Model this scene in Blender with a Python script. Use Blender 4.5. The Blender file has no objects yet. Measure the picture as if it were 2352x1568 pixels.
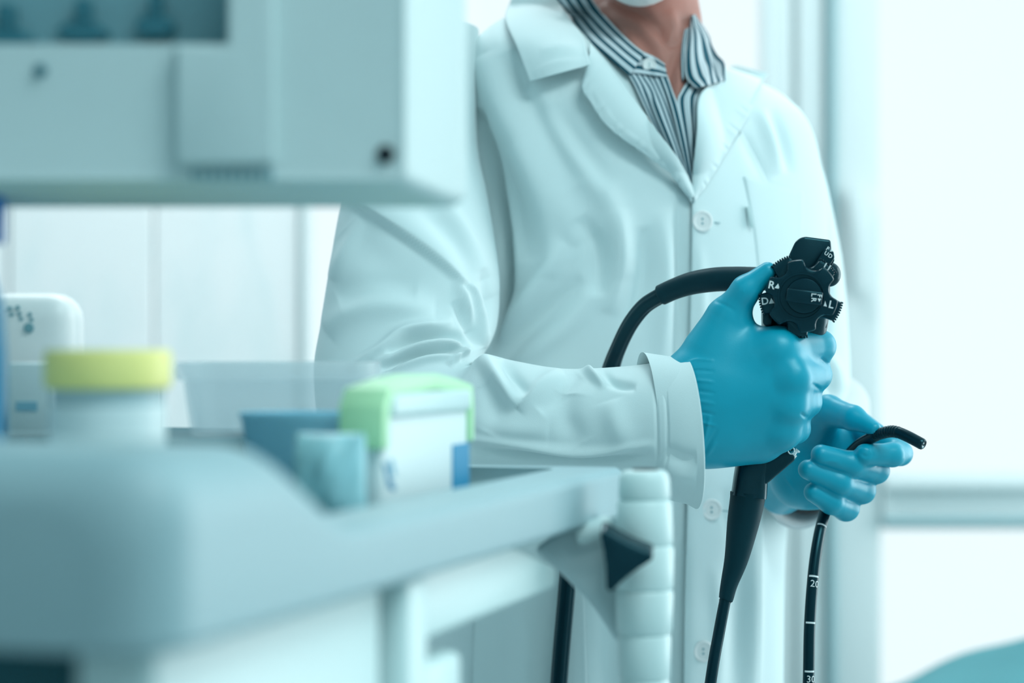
import bpy, bmesh, math, random
import numpy as np
from mathutils import Vector, Matrix
from mathutils.bvhtree import BVHTree

random.seed(4)
scene = bpy.context.scene
COL = scene.collection

# ------------------------------------------------------------------ camera
LENS = 80.0
FP = 2352 * LENS / 36.0          # focal length in pixels of the 2352 x 1568 frame
CZ = 1.18                        # lens height above the floor
cam_data = bpy.data.cameras.new('camera')
cam_data.lens = LENS
cam_data.sensor_width = 36.0
cam_data.sensor_fit = 'HORIZONTAL'
cam_data.clip_start = 0.05
cam_data.dof.use_dof = True
cam_data.dof.focus_distance = 1.755
cam_data.dof.aperture_fstop = 3.3
cam = bpy.data.objects.new('camera', cam_data)
cam.location = (0, 0, CZ)
cam.rotation_euler = (math.pi / 2, 0, 0)
COL.objects.link(cam)
scene.camera = cam

# ------------------------------------------------------------------ world: bright even overcast
world = bpy.data.worlds.new('overcast_sky')
scene.world = world
world.use_nodes = True
bg = world.node_tree.nodes['Background']
bg.inputs['Color'].default_value = (0.89, 0.985, 0.995, 1)
bg.inputs['Strength'].default_value = 1.04

scene.view_settings.view_transform = 'Standard'
scene.view_settings.look = 'None'
scene.view_settings.exposure = 0.13
scene.view_settings.gamma = 1.0
scene.view_settings.use_curve_mapping = False
scene.cycles.max_bounces = 7
scene.cycles.diffuse_bounces = 3
scene.cycles.adaptive_threshold = 0.03
scene.cycles.caustics_reflective = False
scene.cycles.caustics_refractive = False
scene.cycles.glossy_bounces = 3
scene.cycles.transmission_bounces = 6


def area_light(name, loc, rot, sx, sy, power, color):
    l = bpy.data.lights.new(name, 'AREA')
    l.shape = 'RECTANGLE'
    l.size, l.size_y = sx, sy
    l.energy = power
    l.color = color
    o = bpy.data.objects.new(name, l)
    o.location = loc
    o.rotation_euler = rot
    COL.objects.link(o)
    return o


# daylight entering through the wide window of the right wall
area_light('daylight_right_window', (2.18, 2.75, 1.5), (0, math.radians(90), 0), 2.0, 1.4, 30, (0.95, 0.99, 0.985))
# unseen ceiling lights added as soft fill
area_light('ceiling_fill_light', (0.9, 0.6, 2.66), (0, 0, 0), 1.2, 0.6, 22, (0.82, 0.99, 1.0))
area_light('ceiling_fill_light', (0.9, -0.9, 2.66), (0, 0, 0), 1.2, 0.6, 9, (0.82, 0.99, 1.0))
area_light('ceiling_fill_light', (-0.2, 2.75, 2.66), (0, 0, 0), 1.2, 0.6, 18, (0.94, 0.99, 1.0))


# ------------------------------------------------------------------ helpers
def P(px, py, Y):
    return Vector(((px - 1176) / FP * Y, Y, CZ - (py - 784) / FP * Y))


def px2m(n, Y):
    return n / FP * Y


def socket(node, *names):
    for n in names:
        if n in node.inputs:
            return node.inputs[n]


def mat(name, color, rough=0.5, spec=0.5, bump=0.0, bump_scale=200.0, var=0.0, var_scale=6.0,
        metallic=0.0, tint=None, sheen=0.0, sss=0.0, transmission=0.0, alpha=1.0, coat=0.0):
    m = bpy.data.materials.new(name)
    m.use_nodes = True
    nt = m.node_tree
    b = nt.nodes['Principled BSDF']
    b.inputs['Base Color'].default_value = (*color, 1)
    b.inputs['Roughness'].default_value = rough
    socket(b, 'Specular IOR Level', 'Specular').default_value = spec
    b.inputs['Metallic'].default_value = metallic
    if tint:
        b.inputs['Specular Tint'].default_value = (*tint, 1)
    if sheen:
        socket(b, 'Sheen Weight', 'Sheen').default_value = sheen
    if sss:
        socket(b, 'Subsurface Weight').default_value = sss
        b.inputs['Subsurface Radius'].default_value = (0.012, 0.005, 0.004)
        b.inputs['Subsurface Scale'].default_value = 0.5
    if transmission:
        socket(b, 'Transmission Weight').default_value = transmission
    if coat:
        socket(b, 'Coat Weight').default_value = coat
    b.inputs['Alpha'].default_value = alpha
    tc = nt.nodes.new('ShaderNodeTexCoord')
    if var:
        n = nt.nodes.new('ShaderNodeTexNoise')
        n.inputs['Scale'].default_value = var_scale
        n.inputs['Detail'].default_value = 3
        nt.links.new(tc.outputs['Object'], n.inputs['Vector'])
        mx = nt.nodes.new('ShaderNodeMix')
        mx.data_type = 'RGBA'
        mx.inputs[6].default_value = (*[c * (1 - var) for c in color], 1)
        mx.inputs[7].default_value = (*[min(1, c * (1 + var)) for c in color], 1)
        nt.links.new(n.outputs['Fac'], mx.inputs[0])
        nt.links.new(mx.outputs[2], b.inputs['Base Color'])
    if bump:
        n2 = nt.nodes.new('ShaderNodeTexNoise')
        n2.inputs['Scale'].default_value = bump_scale
        n2.inputs['Detail'].default_value = 2
        nt.links.new(tc.outputs['Object'], n2.inputs['Vector'])
        bp = nt.nodes.new('ShaderNodeBump')
        bp.inputs['Strength'].default_value = bump
        bp.inputs['Distance'].default_value = 0.001
        nt.links.new(n2.outputs['Fac'], bp.inputs['Height'])
        nt.links.new(bp.outputs['Normal'], b.inputs['Normal'])
    return m


def stripe_mat(name, light, dark, freq, dark_frac, warp=0.0):
    """Striped shirting: stripes follow the cloth's own UV (across its width)."""
    m = mat(name, light, 0.8, 0.2, bump=0.15, bump_scale=900)
    nt = m.node_tree
    b = nt.nodes['Principled BSDF']
    uv = nt.nodes.new('ShaderNodeUVMap')
    sep = nt.nodes.new('ShaderNodeSeparateXYZ')
    nt.links.new(uv.outputs['UV'], sep.inputs[0])
    mul = nt.nodes.new('ShaderNodeMath'); mul.operation = 'MULTIPLY'
    mul.inputs[1].default_value = freq
    nt.links.new(sep.outputs['X'], mul.inputs[0])
    fr = nt.nodes.new('ShaderNodeMath'); fr.operation = 'FRACT'
    nt.links.new(mul.outputs[0], fr.inputs[0])
    ramp = nt.nodes.new('ShaderNodeValToRGB')
    e = ramp.color_ramp.elements
    e[0].position = 0.0; e[0].color = (*light, 1)
    e[1].position = 1.0; e[1].color = (*light, 1)
    a = 0.5 - dark_frac / 2
    for pos, c in ((a - 0.04, light), (a + 0.02, dark), (0.5 + dark_frac / 2 - 0.02, dark), (0.5 + dark_frac / 2 + 0.04, light),
                   (0.93, light), (0.955, tuple(0.55 * x + 0.45 * y for x, y in zip(light, dark)))):
        el = e.new(pos); el.color = (*c, 1)
    nt.links.new(fr.outputs[0], ramp.inputs[0])
    nt.links.new(ramp.outputs[0], b.inputs['Base Color'])
    return m


def set_uv(me, uvs):
    lay = me.uv_layers.new(name='UVMap')
    idx = np.empty(len(me.loops), dtype=np.int32)
    me.loops.foreach_get('vertex_index', idx)
    lay.data.foreach_set('uv', np.asarray(uvs, dtype=np.float32)[idx].ravel())


def mesh_np(name, V, F, smooth=True):
    me = bpy.data.meshes.new(name)
    me.from_pydata([tuple(map(float, v)) for v in V], [], [tuple(map(int, f)) for f in F])
    me.update()
    if smooth:
        me.polygons.foreach_set('use_smooth', [True] * len(me.polygons))
    return me


def link(name, me, material=None, parent=None, matrix=None):
    o = bpy.data.objects.new(name, me)
    COL.objects.link(o)
    if material and me is not None and not me.materials:
        me.materials.append(material)
    if parent is not None:
        o.parent = parent
        if parent.type == 'EMPTY':
            o.matrix_parent_inverse = Matrix.Translation(-parent.location)
    if matrix is not None:
        o.matrix_basis = matrix
    return o


def thing(name, loc, label, cat, group=None):
    o = bpy.data.objects.new(name, None)
    o.empty_display_size = 0.05
    COL.objects.link(o)
    o.location = loc
    return tag(o, label, cat, group)


def tag(o, label, cat, group=None, kind=None):
    o['label'] = label
    if cat:
        o['category'] = cat
    if group:
        o['group'] = group
    if kind:
        o['kind'] = kind
    return o


def struct(o, label=None):
    o['kind'] = 'structure'
    if label:
        o['label'] = label
    return o


def box_mesh(name, lo, hi, bevel=0.0, seg=3, frame=None, smooth=True):
    """Axis box in a local frame (3x3 + origin as Matrix), optionally bevelled."""
    bm = bmesh.new()
    bmesh.ops.create_cube(bm, size=1.0)
    lo, hi = Vector(lo), Vector(hi)
    for v in bm.verts:
        v.co = Vector((lo[i] + (v.co[i] + 0.5) * (hi[i] - lo[i]) for i in range(3)))
    if bevel:
        bmesh.ops.bevel(bm, geom=list(bm.edges), offset=bevel, segments=seg, profile=0.5, affect='EDGES')
    if frame is not None:
        bm.transform(frame)
    bmesh.ops.recalc_face_normals(bm, faces=bm.faces)
    me = bpy.data.meshes.new(name)
    bm.to_mesh(me); bm.free()
    if bevel and smooth:
        me.polygons.foreach_set('use_smooth', [True] * len(me.polygons))
        shade_auto(me)
    return me


def shade_auto(me, ang=35):
    """Sharp edges above an angle so flats stay flat."""
    bm = bmesh.new(); bm.from_mesh(me)
    for e in bm.edges:
        if len(e.link_faces) == 2:
            e.smooth = e.calc_face_angle(0) < math.radians(ang)
    bm.to_mesh(me); bm.free()


def prism_mesh(name, poly2d, to3d, d0, d1, bevel=0.0, seg=2):
    """Polygon (list of 2-D points) extruded between d0 and d1; to3d(a, b, d) gives the world point."""
    bm = bmesh.new()
    f0 = [bm.verts.new(to3d(a, b, d0)) for a, b in poly2d]
    f1 = [bm.verts.new(to3d(a, b, d1)) for a, b in poly2d]
    n = len(poly2d)
    bm.faces.new(f0); bm.faces.new(f1[::-1])
    for i in range(n):
        bm.faces.new((f0[i], f0[(i + 1) % n], f1[(i + 1) % n], f1[i]))
    bmesh.ops.recalc_face_normals(bm, faces=bm.faces)
    if bevel:
        bmesh.ops.bevel(bm, geom=list(bm.edges), offset=bevel, segments=seg, profile=0.5, affect='EDGES', clamp_overlap=True)
    me = bpy.data.meshes.new(name)
    bm.to_mesh(me); bm.free()
    me.polygons.foreach_set('use_smooth', [True] * len(me.polygons))
    shade_auto(me)
    return me


def catmull(pts, n, closed=False):
    pts = np.asarray(pts, dtype=float)
    if len(pts) == 2:
        t = np.linspace(0, 1, n + 1)[:, None]
        return pts[0] * (1 - t) + pts[1] * t
    ext = np.vstack([2 * pts[0] - pts[1], pts, 2 * pts[-1] - pts[-2]])
    out = []
    for i in range(1, len(ext) - 2):
        p0, p1, p2, p3 = ext[i - 1], ext[i], ext[i + 1], ext[i + 2]
        for k in range(n):
            t = k / n
            out.append(0.5 * (2 * p1 + (p2 - p0) * t + (2 * p0 - 5 * p1 + 4 * p2 - p3) * t * t + (3 * p1 - p0 - 3 * p2 + p3) * t ** 3))
    out.append(pts[-1])
    return np.array(out)


def ring_faces(nr, ns, cap0=False, cap1=False, flip=False):
    F = []
    for i in range(nr - 1):
        for j in range(ns):
            a, b = i * ns + j, i * ns + (j + 1) % ns
            q = (a, b, b + ns, a + ns)
            F.append(q[::-1] if flip else q)
    if cap0:
        F.append(tuple(range(ns))[::1 if flip else -1])
    if cap1:
        F.append(tuple(range((nr - 1) * ns, nr * ns))[::-1 if flip else 1])
    return F


def loft(stations, ns=160, sub=12, power=2.0, lip=0.0):
    """stations: (A, B, D): two opposite world points of a cross-section and the half-depth vector.
    Returns vertices and quads of the tube; lip turns the far end inwards as a hem."""
    S = np.array([[*a, *b, *d] for a, b, d in stations], dtype=float)
    S = catmull(S, sub)
    th = np.linspace(0, 2 * np.pi, ns, endpoint=False)
    c, s = np.cos(th), np.sin(th)
    e = 2.0 / power
    c = np.sign(c) * np.abs(c) ** e
    s = np.sign(s) * np.abs(s) ** e
    A, B, D = S[:, 0:3], S[:, 3:6], S[:, 6:9]
    C = (A + B) / 2
    H = (A - B) / 2
    if lip:
        ax = C[-1] - C[-3]; ax /= np.linalg.norm(ax)
        for k, (sc, back) in enumerate(((0.985, -0.0008), (0.965, 0.002), (0.95, 0.035))):
            C = np.vstack([C, C[len(S) - 1] - ax * back])
            H = np.vstack([H, H[len(S) - 1] * sc]); D = np.vstack([D, D[len(S) - 1] * sc])
    V = C[:, None, :] + H[:, None, :] * c[None, :, None] + D[:, None, :] * s[None, :, None]
    nr = len(C)
    return V.reshape(-1, 3), np.array(ring_faces(nr, ns)), nr


def tube(path, radii, ns=20, sub=8, cap=True):
    """Round tube along world points."""
    R = catmull(np.array([[*p, r] for p, r in zip(path, radii)]), sub)
    C, rad = R[:, :3], R[:, 3]
    T = np.gradient(C, axis=0)
    T /= np.linalg.norm(T, axis=1)[:, None]
    up = np.array([0, 1, 0.001]) if abs(T[0][1]) < 0.9 else np.array([0, 0, 1.0])
    N = []
    n = up - T[0] * np.dot(up, T[0]); n /= np.linalg.norm(n)
    for i in range(len(C)):
        n = n - T[i] * np.dot(n, T[i]); n /= np.linalg.norm(n)
        N.append(n)
    N = np.array(N); Bn = np.cross(T, N)
    th = np.linspace(0, 2 * np.pi, ns, endpoint=False)
    V = C[:, None] + rad[:, None, None] * (N[:, None] * np.cos(th)[None, :, None] + Bn[:, None] * np.sin(th)[None, :, None])
    return V.reshape(-1, 3), ring_faces(len(C), ns, cap, cap), C, T, N, Bn


def lathe(profile, ns=48, close=True):
    """profile: (radius, z) list, around local z."""
    V = []
    th = np.linspace(0, 2 * np.pi, ns, endpoint=False)
    for r, z in profile:
        V += [(r * math.cos(t), r * math.sin(t), z) for t in th]
    return V, ring_faces(len(profile), ns, close, close)


def lathe_obj(name, profile, material, parent, base, ns=48, ang=40, sx=1.0, sy=1.0, rot=None):
    V, F = lathe(profile, ns)
    V = np.array(V) * np.array([sx, sy, 1])
    M = Matrix.Translation(base) @ (rot if rot is not None else Matrix.Identity(4))
    V = [M @ Vector(v) for v in V]
    me = mesh_np(name, V, F)
    bm = bmesh.new(); bm.from_mesh(me); bmesh.ops.recalc_face_normals(bm, faces=bm.faces); bm.to_mesh(me); bm.free()
    shade_auto(me, ang)
    return link(name, me, material, parent)


def vnormals(V, F):
    a, b, c, d = (V[F[:, i]] for i in range(4))
    n = np.cross(c - a, d - b)
    N = np.zeros_like(V)
    for i in range(4):
        np.add.at(N, F[:, i], n)
    L = np.linalg.norm(N, axis=1)[:, None]
    return N / np.maximum(L, 1e-12)


def project(V):
    return 1176 + V[:, 0] / V[:, 1] * FP, 784 - (V[:, 2] - CZ) / V[:, 1] * FP


def sculpt(V, N, strokes, facing=True):
    """Fold strokes: (points, width px, height mm, kind). r = rounded fold, s = overlapping fold edge."""
    x, y = project(V)
    out = np.zeros(len(V))
    w_face = np.clip((-N[:, 1]) * 2.5 + 0.15, 0, 1) if facing else 1.0
    for pts, w, amp, kind in strokes:
        pts = catmull(np.array(pts, float), 6) if len(pts) > 2 else np.array(pts, float)
        seg = np.linalg.norm(np.diff(pts, axis=0), axis=1)
        cum = np.concatenate([[0], np.cumsum(seg)]); tot = cum[-1]
        m = (x > pts[:, 0].min() - 3.2 * w) & (x < pts[:, 0].max() + 3.2 * w) & (y > pts[:, 1].min() - 3.2 * w) & (y < pts[:, 1].max() + 3.2 * w)
        if not m.any():
            continue
        xs, ys = x[m], y[m]
        best = np.full(len(xs), 1e9); side = np.zeros(len(xs)); tt = np.zeros(len(xs))
        for i in range(len(seg)):
            ax_, ay_ = pts[i]; dx, dy = pts[i + 1] - pts[i]
            t = np.clip(((xs - ax_) * dx + (ys - ay_) * dy) / (seg[i] ** 2 + 1e-9), 0, 1)
            ex, ey = xs - ax_ - t * dx, ys - ay_ - t * dy
            d = np.hypot(ex, ey)
            b = d < best
            best[b] = d[b]; side[b] = np.sign(dx * ey - dy * ex)[b]; tt[b] = ((cum[i] + t * seg[i]) / tot)[b]
        tap = np.clip(np.sin(np.pi * np.clip(tt, 0.0, 1.0)), 0, 1) ** 0.6
        if kind == 'r':
            g = np.exp(-(best / w) ** 2)
        else:
            sd = best * side          # full height on the negative side, dropping over ~5 px across the line
            g = np.where(sd < 0, np.exp(-(sd / (1.6 * w)) ** 2), np.exp(-(sd / 7.0) ** 2))
        out[m] += amp * 0.001 * g * tap
    return V + N * (out * w_face)[:, None]


# ---- implicit surfaces (smoothly blended tapered limbs), meshed with surface nets
def rcone(X, a, b, ra, rb):
    a = np.array(a, dtype=np.float32); b = np.array(b, dtype=np.float32)
    ab = b - a
    t = np.clip(((X - a) @ ab) / max(float(ab @ ab), 1e-12), 0, 1)
    return np.linalg.norm(X - a - t[:, None] * ab, axis=1) - (ra + (rb - ra) * t)


def ellip(X, c, r):
    q = (X - np.array(c, dtype=np.float32)) / np.array(r, dtype=np.float32)
    k = np.linalg.norm(q, axis=1)
    return (k - 1) * min(r)


def smin(a, b, k):
    h = np.clip(0.5 + 0.5 * (b - a) / k, 0, 1)
    return b * (1 - h) + a * h - k * h * (1 - h)


def snets(f, lo, hi, h):
    lo = np.array(lo, dtype=np.float32); hi = np.array(hi, dtype=np.float32)
    n = np.ceil((hi - lo) / h).astype(int) + 1
    ys = lo[1] + h * np.arange(n[1], dtype=np.float32)
    zs = lo[2] + h * np.arange(n[2], dtype=np.float32)
    YY, ZZ = np.meshgrid(ys, zs, indexing='ij')
    G = np.empty(tuple(n), dtype=np.float32)
    ch = max(1, int(400000 / (n[1] * n[2])))
    for i in range(0, n[0], ch):
        xs = lo[0] + h * np.arange(i, min(i + ch, n[0]), dtype=np.float32)
        X = np.empty((len(xs), n[1], n[2], 3), dtype=np.float32)
        X[..., 0] = xs[:, None, None]; X[..., 1] = YY; X[..., 2] = ZZ
        G[i:i + len(xs)] = f(X.reshape(-1, 3)).reshape(len(xs), n[1], n[2])
    S = G < 0
    cnt = np.zeros(tuple(n - 1), dtype=np.int8)
    cor = [(a, b, c) for a in (0, 1) for b in (0, 1) for c in (0, 1)]
    for a, b, c in cor:
        cnt += S[a:n[0] - 1 + a, b:n[1] - 1 + b, c:n[2] - 1 + c]
    idx = np.argwhere((cnt > 0) & (cnt < 8))
    acc = np.zeros((len(idx), 3)); num = np.zeros(len(idx))
    for c0 in cor:
        for ax in range(3):
            if c0[ax]:
                continue
            c1 = list(c0); c1[ax] = 1
            v0 = G[tuple((idx + c0).T)]; v1 = G[tuple((idx + c1).T)]
            m = (v0 < 0) != (v1 < 0)
            t = np.where(m, v0 / np.where(m, v0 - v1, 1), 0)
            p = np.tile(np.array(c0, float), (len(idx), 1)); p[:, ax] += t
            acc += p * m[:, None]; num += m
    V = lo + h * (idx + acc / num[:, None])
    ids = np.full(tuple(n - 1), -1, dtype=np.int64)
    ids[tuple(idx.T)] = np.arange(len(idx))
    F = []
    for ax in range(3):
        u, v = (ax + 1) % 3, (ax + 2) % 3
        sl0 = [slice(None)] * 3; sl1 = [slice(None)] * 3
        sl0[ax] = slice(0, -1); sl1[ax] = slice(1, None)
        s0, s1 = S[tuple(sl0)], S[tuple(sl1)]
        e = np.argwhere(s0 != s1)
        e = e[(e[:, u] > 0) & (e[:, v] > 0) & (e[:, u] < n[u] - 1) & (e[:, v] < n[v] - 1)]
        neg = s0[tuple(e.T)]
        q = []
        for du, dv in ((-1, -1), (0, -1), (0, 0), (-1, 0)):
            c = e.copy(); c[:, u] += du; c[:, v] += dv
            q.append(ids[tuple(c.T)])
        q = np.array(q).T
        q[~neg] = q[~neg][:, ::-1]
        F.append(q)
    F = np.vstack(F)
    F = F[(F >= 0).all(axis=1)]
    return V, F


def relax(V, F, it=2, lam=0.5):
    """Laplacian smoothing of a quad mesh."""
    for _ in range(it):
        acc = np.zeros_like(V); num = np.zeros(len(V))
        for i in range(4):
            a, b = F[:, i], F[:, (i + 1) % 4]
            np.add.at(acc, a, V[b]); np.add.at(num, a, 1)
            np.add.at(acc, b, V[a]); np.add.at(num, b, 1)
        V = V * (1 - lam) + lam * acc / np.maximum(num, 1)[:, None]
    return V

# ------------------------------------------------------------------ materials
M = {}
M['wall'] = mat('wall_paint', (0.78, 0.90, 0.92), 0.7, 0.3, bump=0.05, var=0.03)
M['deep_wall'] = mat('teal_wall_paint', (0.52, 0.64, 0.67), 0.7, 0.3, bump=0.05, var=0.05)
M['ceiling'] = mat('ceiling_paint', (0.55, 0.76, 0.80), 0.8, 0.2, var=0.03)
M['floor'] = mat('vinyl_floor', (0.52, 0.64, 0.67), 0.35, 0.4, var=0.06, var_scale=3)
M['frame'] = mat('window_plastic', (0.70, 0.79, 0.80), 0.4, 0.4)
M['seal'] = mat('window_seal', (0.30, 0.50, 0.54), 0.6, 0.3)
M['coat'] = mat('coat_cotton', (0.735, 0.885, 0.905), 0.85, 0.15, bump=0.10, bump_scale=1500, sheen=0.1)
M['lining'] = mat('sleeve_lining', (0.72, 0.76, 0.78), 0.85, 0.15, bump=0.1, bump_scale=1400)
M['button'] = mat('coat_button', (0.95, 0.97, 0.97), 0.35, 0.5)
M['thread'] = mat('button_thread', (0.30, 0.50, 0.55), 0.8, 0.2)
M['stitch'] = mat('stitch_thread', (0.66, 0.80, 0.83), 0.9, 0.1)
M['shirt'] = stripe_mat('striped_shirt', (0.60, 0.71, 0.76), (0.006, 0.085, 0.125), 7.0, 0.42)
M['shirt_band'] = stripe_mat('striped_collar', (0.60, 0.71, 0.76), (0.006, 0.085, 0.125), 3.6, 0.43)
M['skin'] = mat('skin', (0.47, 0.205, 0.165), 0.5, 0.4, bump=0.3, bump_scale=260, var=0.18, var_scale=30, sss=0.06)
M['beard'] = mat('white_beard', (0.95, 0.94, 0.93), 0.9, 0.1, bump=1.0, bump_scale=900)
M['hair'] = mat('grey_hair', (0.55, 0.62, 0.64), 0.8, 0.2, bump=1.0, bump_scale=500)
M['glove'] = mat('nitrile_glove', (0.0003, 0.365, 0.52), 0.38, 0.7, tint=(0.6, 0.95, 1.0), bump=0.05, bump_scale=900, var=0.06, var_scale=40)
M['black'] = mat('black_plastic', (0.0018, 0.014, 0.023), 0.27, 0.55, tint=(0.3, 0.85, 1.0), bump=0.05, bump_scale=1200)
M['rubber'] = mat('black_rubber', (0.002, 0.012, 0.020), 0.28, 0.4, tint=(0.25, 0.85, 1.0))
M['rubber_matt'] = mat('matt_rubber', (0.003, 0.022, 0.032), 0.50, 0.35, tint=(0.3, 0.85, 1.0))
M['print'] = mat('white_print', (0.80, 0.88, 0.90), 0.6, 0.3)
M['chrome'] = mat('steel', (0.75, 0.82, 0.84), 0.2, 0.5, metallic=1.0)
M['cart'] = mat('cart_plastic', (0.335, 0.50, 0.545), 0.45, 0.35, bump=0.04, bump_scale=900)
M['cart_white'] = mat('white_plastic', (0.66, 0.84, 0.85), 0.38, 0.4, bump=0.03, bump_scale=900)
M['grey'] = mat('grey_plastic', (0.60, 0.75, 0.78), 0.5, 0.4)
M['mat'] = mat('dark_tray_mat', (0.03, 0.14, 0.17), 0.7, 0.3, bump=0.2, bump_scale=400)
M['monitor'] = mat('monitor_shell', (0.62, 0.77, 0.785), 0.5, 0.35, bump=0.06, bump_scale=1000)
M['recess'] = mat('connector_panel', (0.22, 0.44, 0.50), 0.5, 0.4)
M['socket'] = mat('connector_socket', (0.03, 0.17, 0.22), 0.4, 0.5)
M['hole'] = mat('screw_hole', (0.002, 0.010, 0.016), 0.6, 0.3)
M['yellow'] = mat('yellow_lid', (0.97, 0.92, 0.33), 0.45, 0.4, sss=0.0)
M['clear'] = mat('frosted_plastic', (0.66, 0.86, 0.90), 0.35, 0.4, transmission=0.55)
M['tub'] = mat('translucent_tub', (0.80, 0.92, 0.94), 0.4, 0.4, transmission=0.2)
M['green'] = mat('green_lid', (0.55, 0.95, 0.58), 0.45, 0.4)
M['pack'] = mat('white_pack', (0.78, 0.91, 0.93), 0.45, 0.4)
M['ink'] = mat('blue_ink', (0.05, 0.30, 0.50), 0.6, 0.3)
M['ink_pale'] = mat('pale_blue_ink', (0.28, 0.58, 0.72), 0.6, 0.3)
M['blue'] = mat('blue_plastic', (0.0, 0.28, 0.52), 0.4, 0.4)
M['dish'] = mat('blue_dish', (0.36, 0.76, 0.96), 0.45, 0.4)
M['pouch'] = mat('pale_blue_pouch', (0.36, 0.70, 0.78), 0.4, 0.4, var=0.3, var_scale=45)
M['bottle'] = mat('blue_bottle', (0.0, 0.16, 0.50), 0.3, 0.5)
M['drape'] = mat('teal_drape', (0.11, 0.33, 0.37), 0.8, 0.2, bump=0.2, bump_scale=300, var=0.06, var_scale=8)
M['trousers'] = mat('dark_trousers', (0.03, 0.08, 0.11), 0.85, 0.2)
M['shoe'] = mat('dark_shoe', (0.01, 0.02, 0.03), 0.4, 0.5)

# marble tiles: pale veining with its own shape
m = mat('marble_tile', (0.60, 0.80, 0.84), 0.3, 0.4)
nt = m.node_tree
tc = nt.nodes.new('ShaderNodeTexCoord')
mp = nt.nodes.new('ShaderNodeMapping')
mp.inputs['Rotation'].default_value = (0, math.radians(35), 0)
mp.inputs['Scale'].default_value = (6, 1, 2.2)
nt.links.new(tc.outputs['Object'], mp.inputs['Vector'])
oi = nt.nodes.new('ShaderNodeObjectInfo')
addv = nt.nodes.new('ShaderNodeVectorMath'); addv.operation = 'ADD'
cmb = nt.nodes.new('ShaderNodeCombineXYZ')
mulr = nt.nodes.new('ShaderNodeMath'); mulr.operation = 'MULTIPLY'; mulr.inputs[1].default_value = 50
nt.links.new(oi.outputs['Random'], mulr.inputs[0])
nt.links.new(mulr.outputs[0], cmb.inputs[1])
nt.links.new(mp.outputs[0], addv.inputs[0]); nt.links.new(cmb.outputs[0], addv.inputs[1])
nz = nt.nodes.new('ShaderNodeTexNoise'); nz.inputs['Scale'].default_value = 1.6; nz.inputs['Detail'].default_value = 4
nz.inputs['Distortion'].default_value = 0.6
nt.links.new(addv.outputs[0], nz.inputs['Vector'])
rp = nt.nodes.new('ShaderNodeValToRGB')
rp.color_ramp.elements[0].position = 0.34; rp.color_ramp.elements[0].color = (0.86, 0.93, 0.94, 1)
rp.color_ramp.elements[1].position = 0.52; rp.color_ramp.elements[1].color = (0.955, 0.975, 0.98, 1)
nt.links.new(nz.outputs['Fac'], rp.inputs[0])
nt.links.new(rp.outputs[0], nt.nodes['Principled BSDF'].inputs['Base Color'])
M['tile'] = m

# translucent milky plastic: part of the light passes straight through
def milky(name, color, through):
    m = mat(name, color, 0.4, 0.4)
    nt = m.node_tree
    b = nt.nodes['Principled BSDF']
    tr = nt.nodes.new('ShaderNodeBsdfTransparent'); tr.inputs[0].default_value = (0.93, 0.98, 1, 1)
    mx = nt.nodes.new('ShaderNodeMixShader'); mx.inputs[0].default_value = through
    nt.links.new(b.outputs[0], mx.inputs[1]); nt.links.new(tr.outputs[0], mx.inputs[2])
    nt.links.new(mx.outputs[0], nt.nodes['Material Output'].inputs[0])
    return m


M['tub'] = milky('milky_tub', (0.94, 0.98, 0.985), 0.68)
M['clear'] = milky('milky_jar', (0.62, 0.82, 0.87), 0.30)

# window glass: lets daylight through, faint mirror
m = bpy.data.materials.new('window_glass'); m.use_nodes = True
nt = m.node_tree
for n in list(nt.nodes):
    if n.type != 'OUTPUT_MATERIAL':
        nt.nodes.remove(n)
tr = nt.nodes.new('ShaderNodeBsdfTransparent'); tr.inputs[0].default_value = (0.97, 0.99, 1, 1)
gl = nt.nodes.new('ShaderNodeBsdfGlossy'); gl.inputs['Roughness'].default_value = 0.02
mx = nt.nodes.new('ShaderNodeMixShader'); mx.inputs[0].default_value = 0.05
nt.links.new(tr.outputs[0], mx.inputs[1]); nt.links.new(gl.outputs[0], mx.inputs[2])
nt.links.new(mx.outputs[0], nt.nodes['Material Output'].inputs[0])
M['glass'] = m

# ------------------------------------------------------------------ the room
XL, XR, YF, YB, ZT = -1.7, 2.25, -1.7, 3.6, 2.7
struct(link('floor', box_mesh('floor', (XL - .1, YF - .1, -0.05), (XR + .1, YB + .2, 0.0)), M['floor']))
struct(link('ceiling', box_mesh('ceiling', (XL - .1, YF - .1, ZT), (XR + .1, YB + .2, ZT + .1)), M['ceiling']))
struct(link('wall_left', box_mesh('wall_left', (XL - .1, YF - .1, 0), (XL, YB, ZT)), M['deep_wall']))
struct(link('wall_front', box_mesh('wall_front', (XL, YF - .1, 0), (XR, YF, ZT)), M['deep_wall']))


def multi_box(name, boxes, material, parent=None, bevel=0.0):
    bm = bmesh.new()
    for lo, hi in boxes:
        t = box_mesh('t', lo, hi, bevel)
        bm.from_mesh(t); bpy.data.meshes.remove(t)
    me = bpy.data.meshes.new(name); bm.to_mesh(me); bm.free()
    if bevel:
        me.polygons.foreach_set('use_smooth', [True] * len(me.polygons)); shade_auto(me)
    return link(name, me, material, parent)


# back wall with two window openings
W1 = (-0.335, 0.412)      # left opening (x)
W2 = (0.502, 1.75)        # right opening
WZ = (0.18, 2.45)
wall_back = struct(multi_box('wall_back', [((XL, YB, 0), (W1[0], YB + .2, ZT)), ((W1[1], YB, 0), (W2[0], YB + .2, ZT)),
                                           ((W2[1], YB, 0), (XR, YB + .2, ZT)),
                                           ((W1[0], YB, 0), (W1[1], YB + .2, WZ[0])), ((W1[0], YB, WZ[1]), (W1[1], YB + .2, ZT)),
                                           ((W2[0], YB, 0), (W2[1], YB + .2, WZ[0])), ((W2[0], YB, WZ[1]), (W2[1], YB + .2, ZT))], M['wall']))
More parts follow.
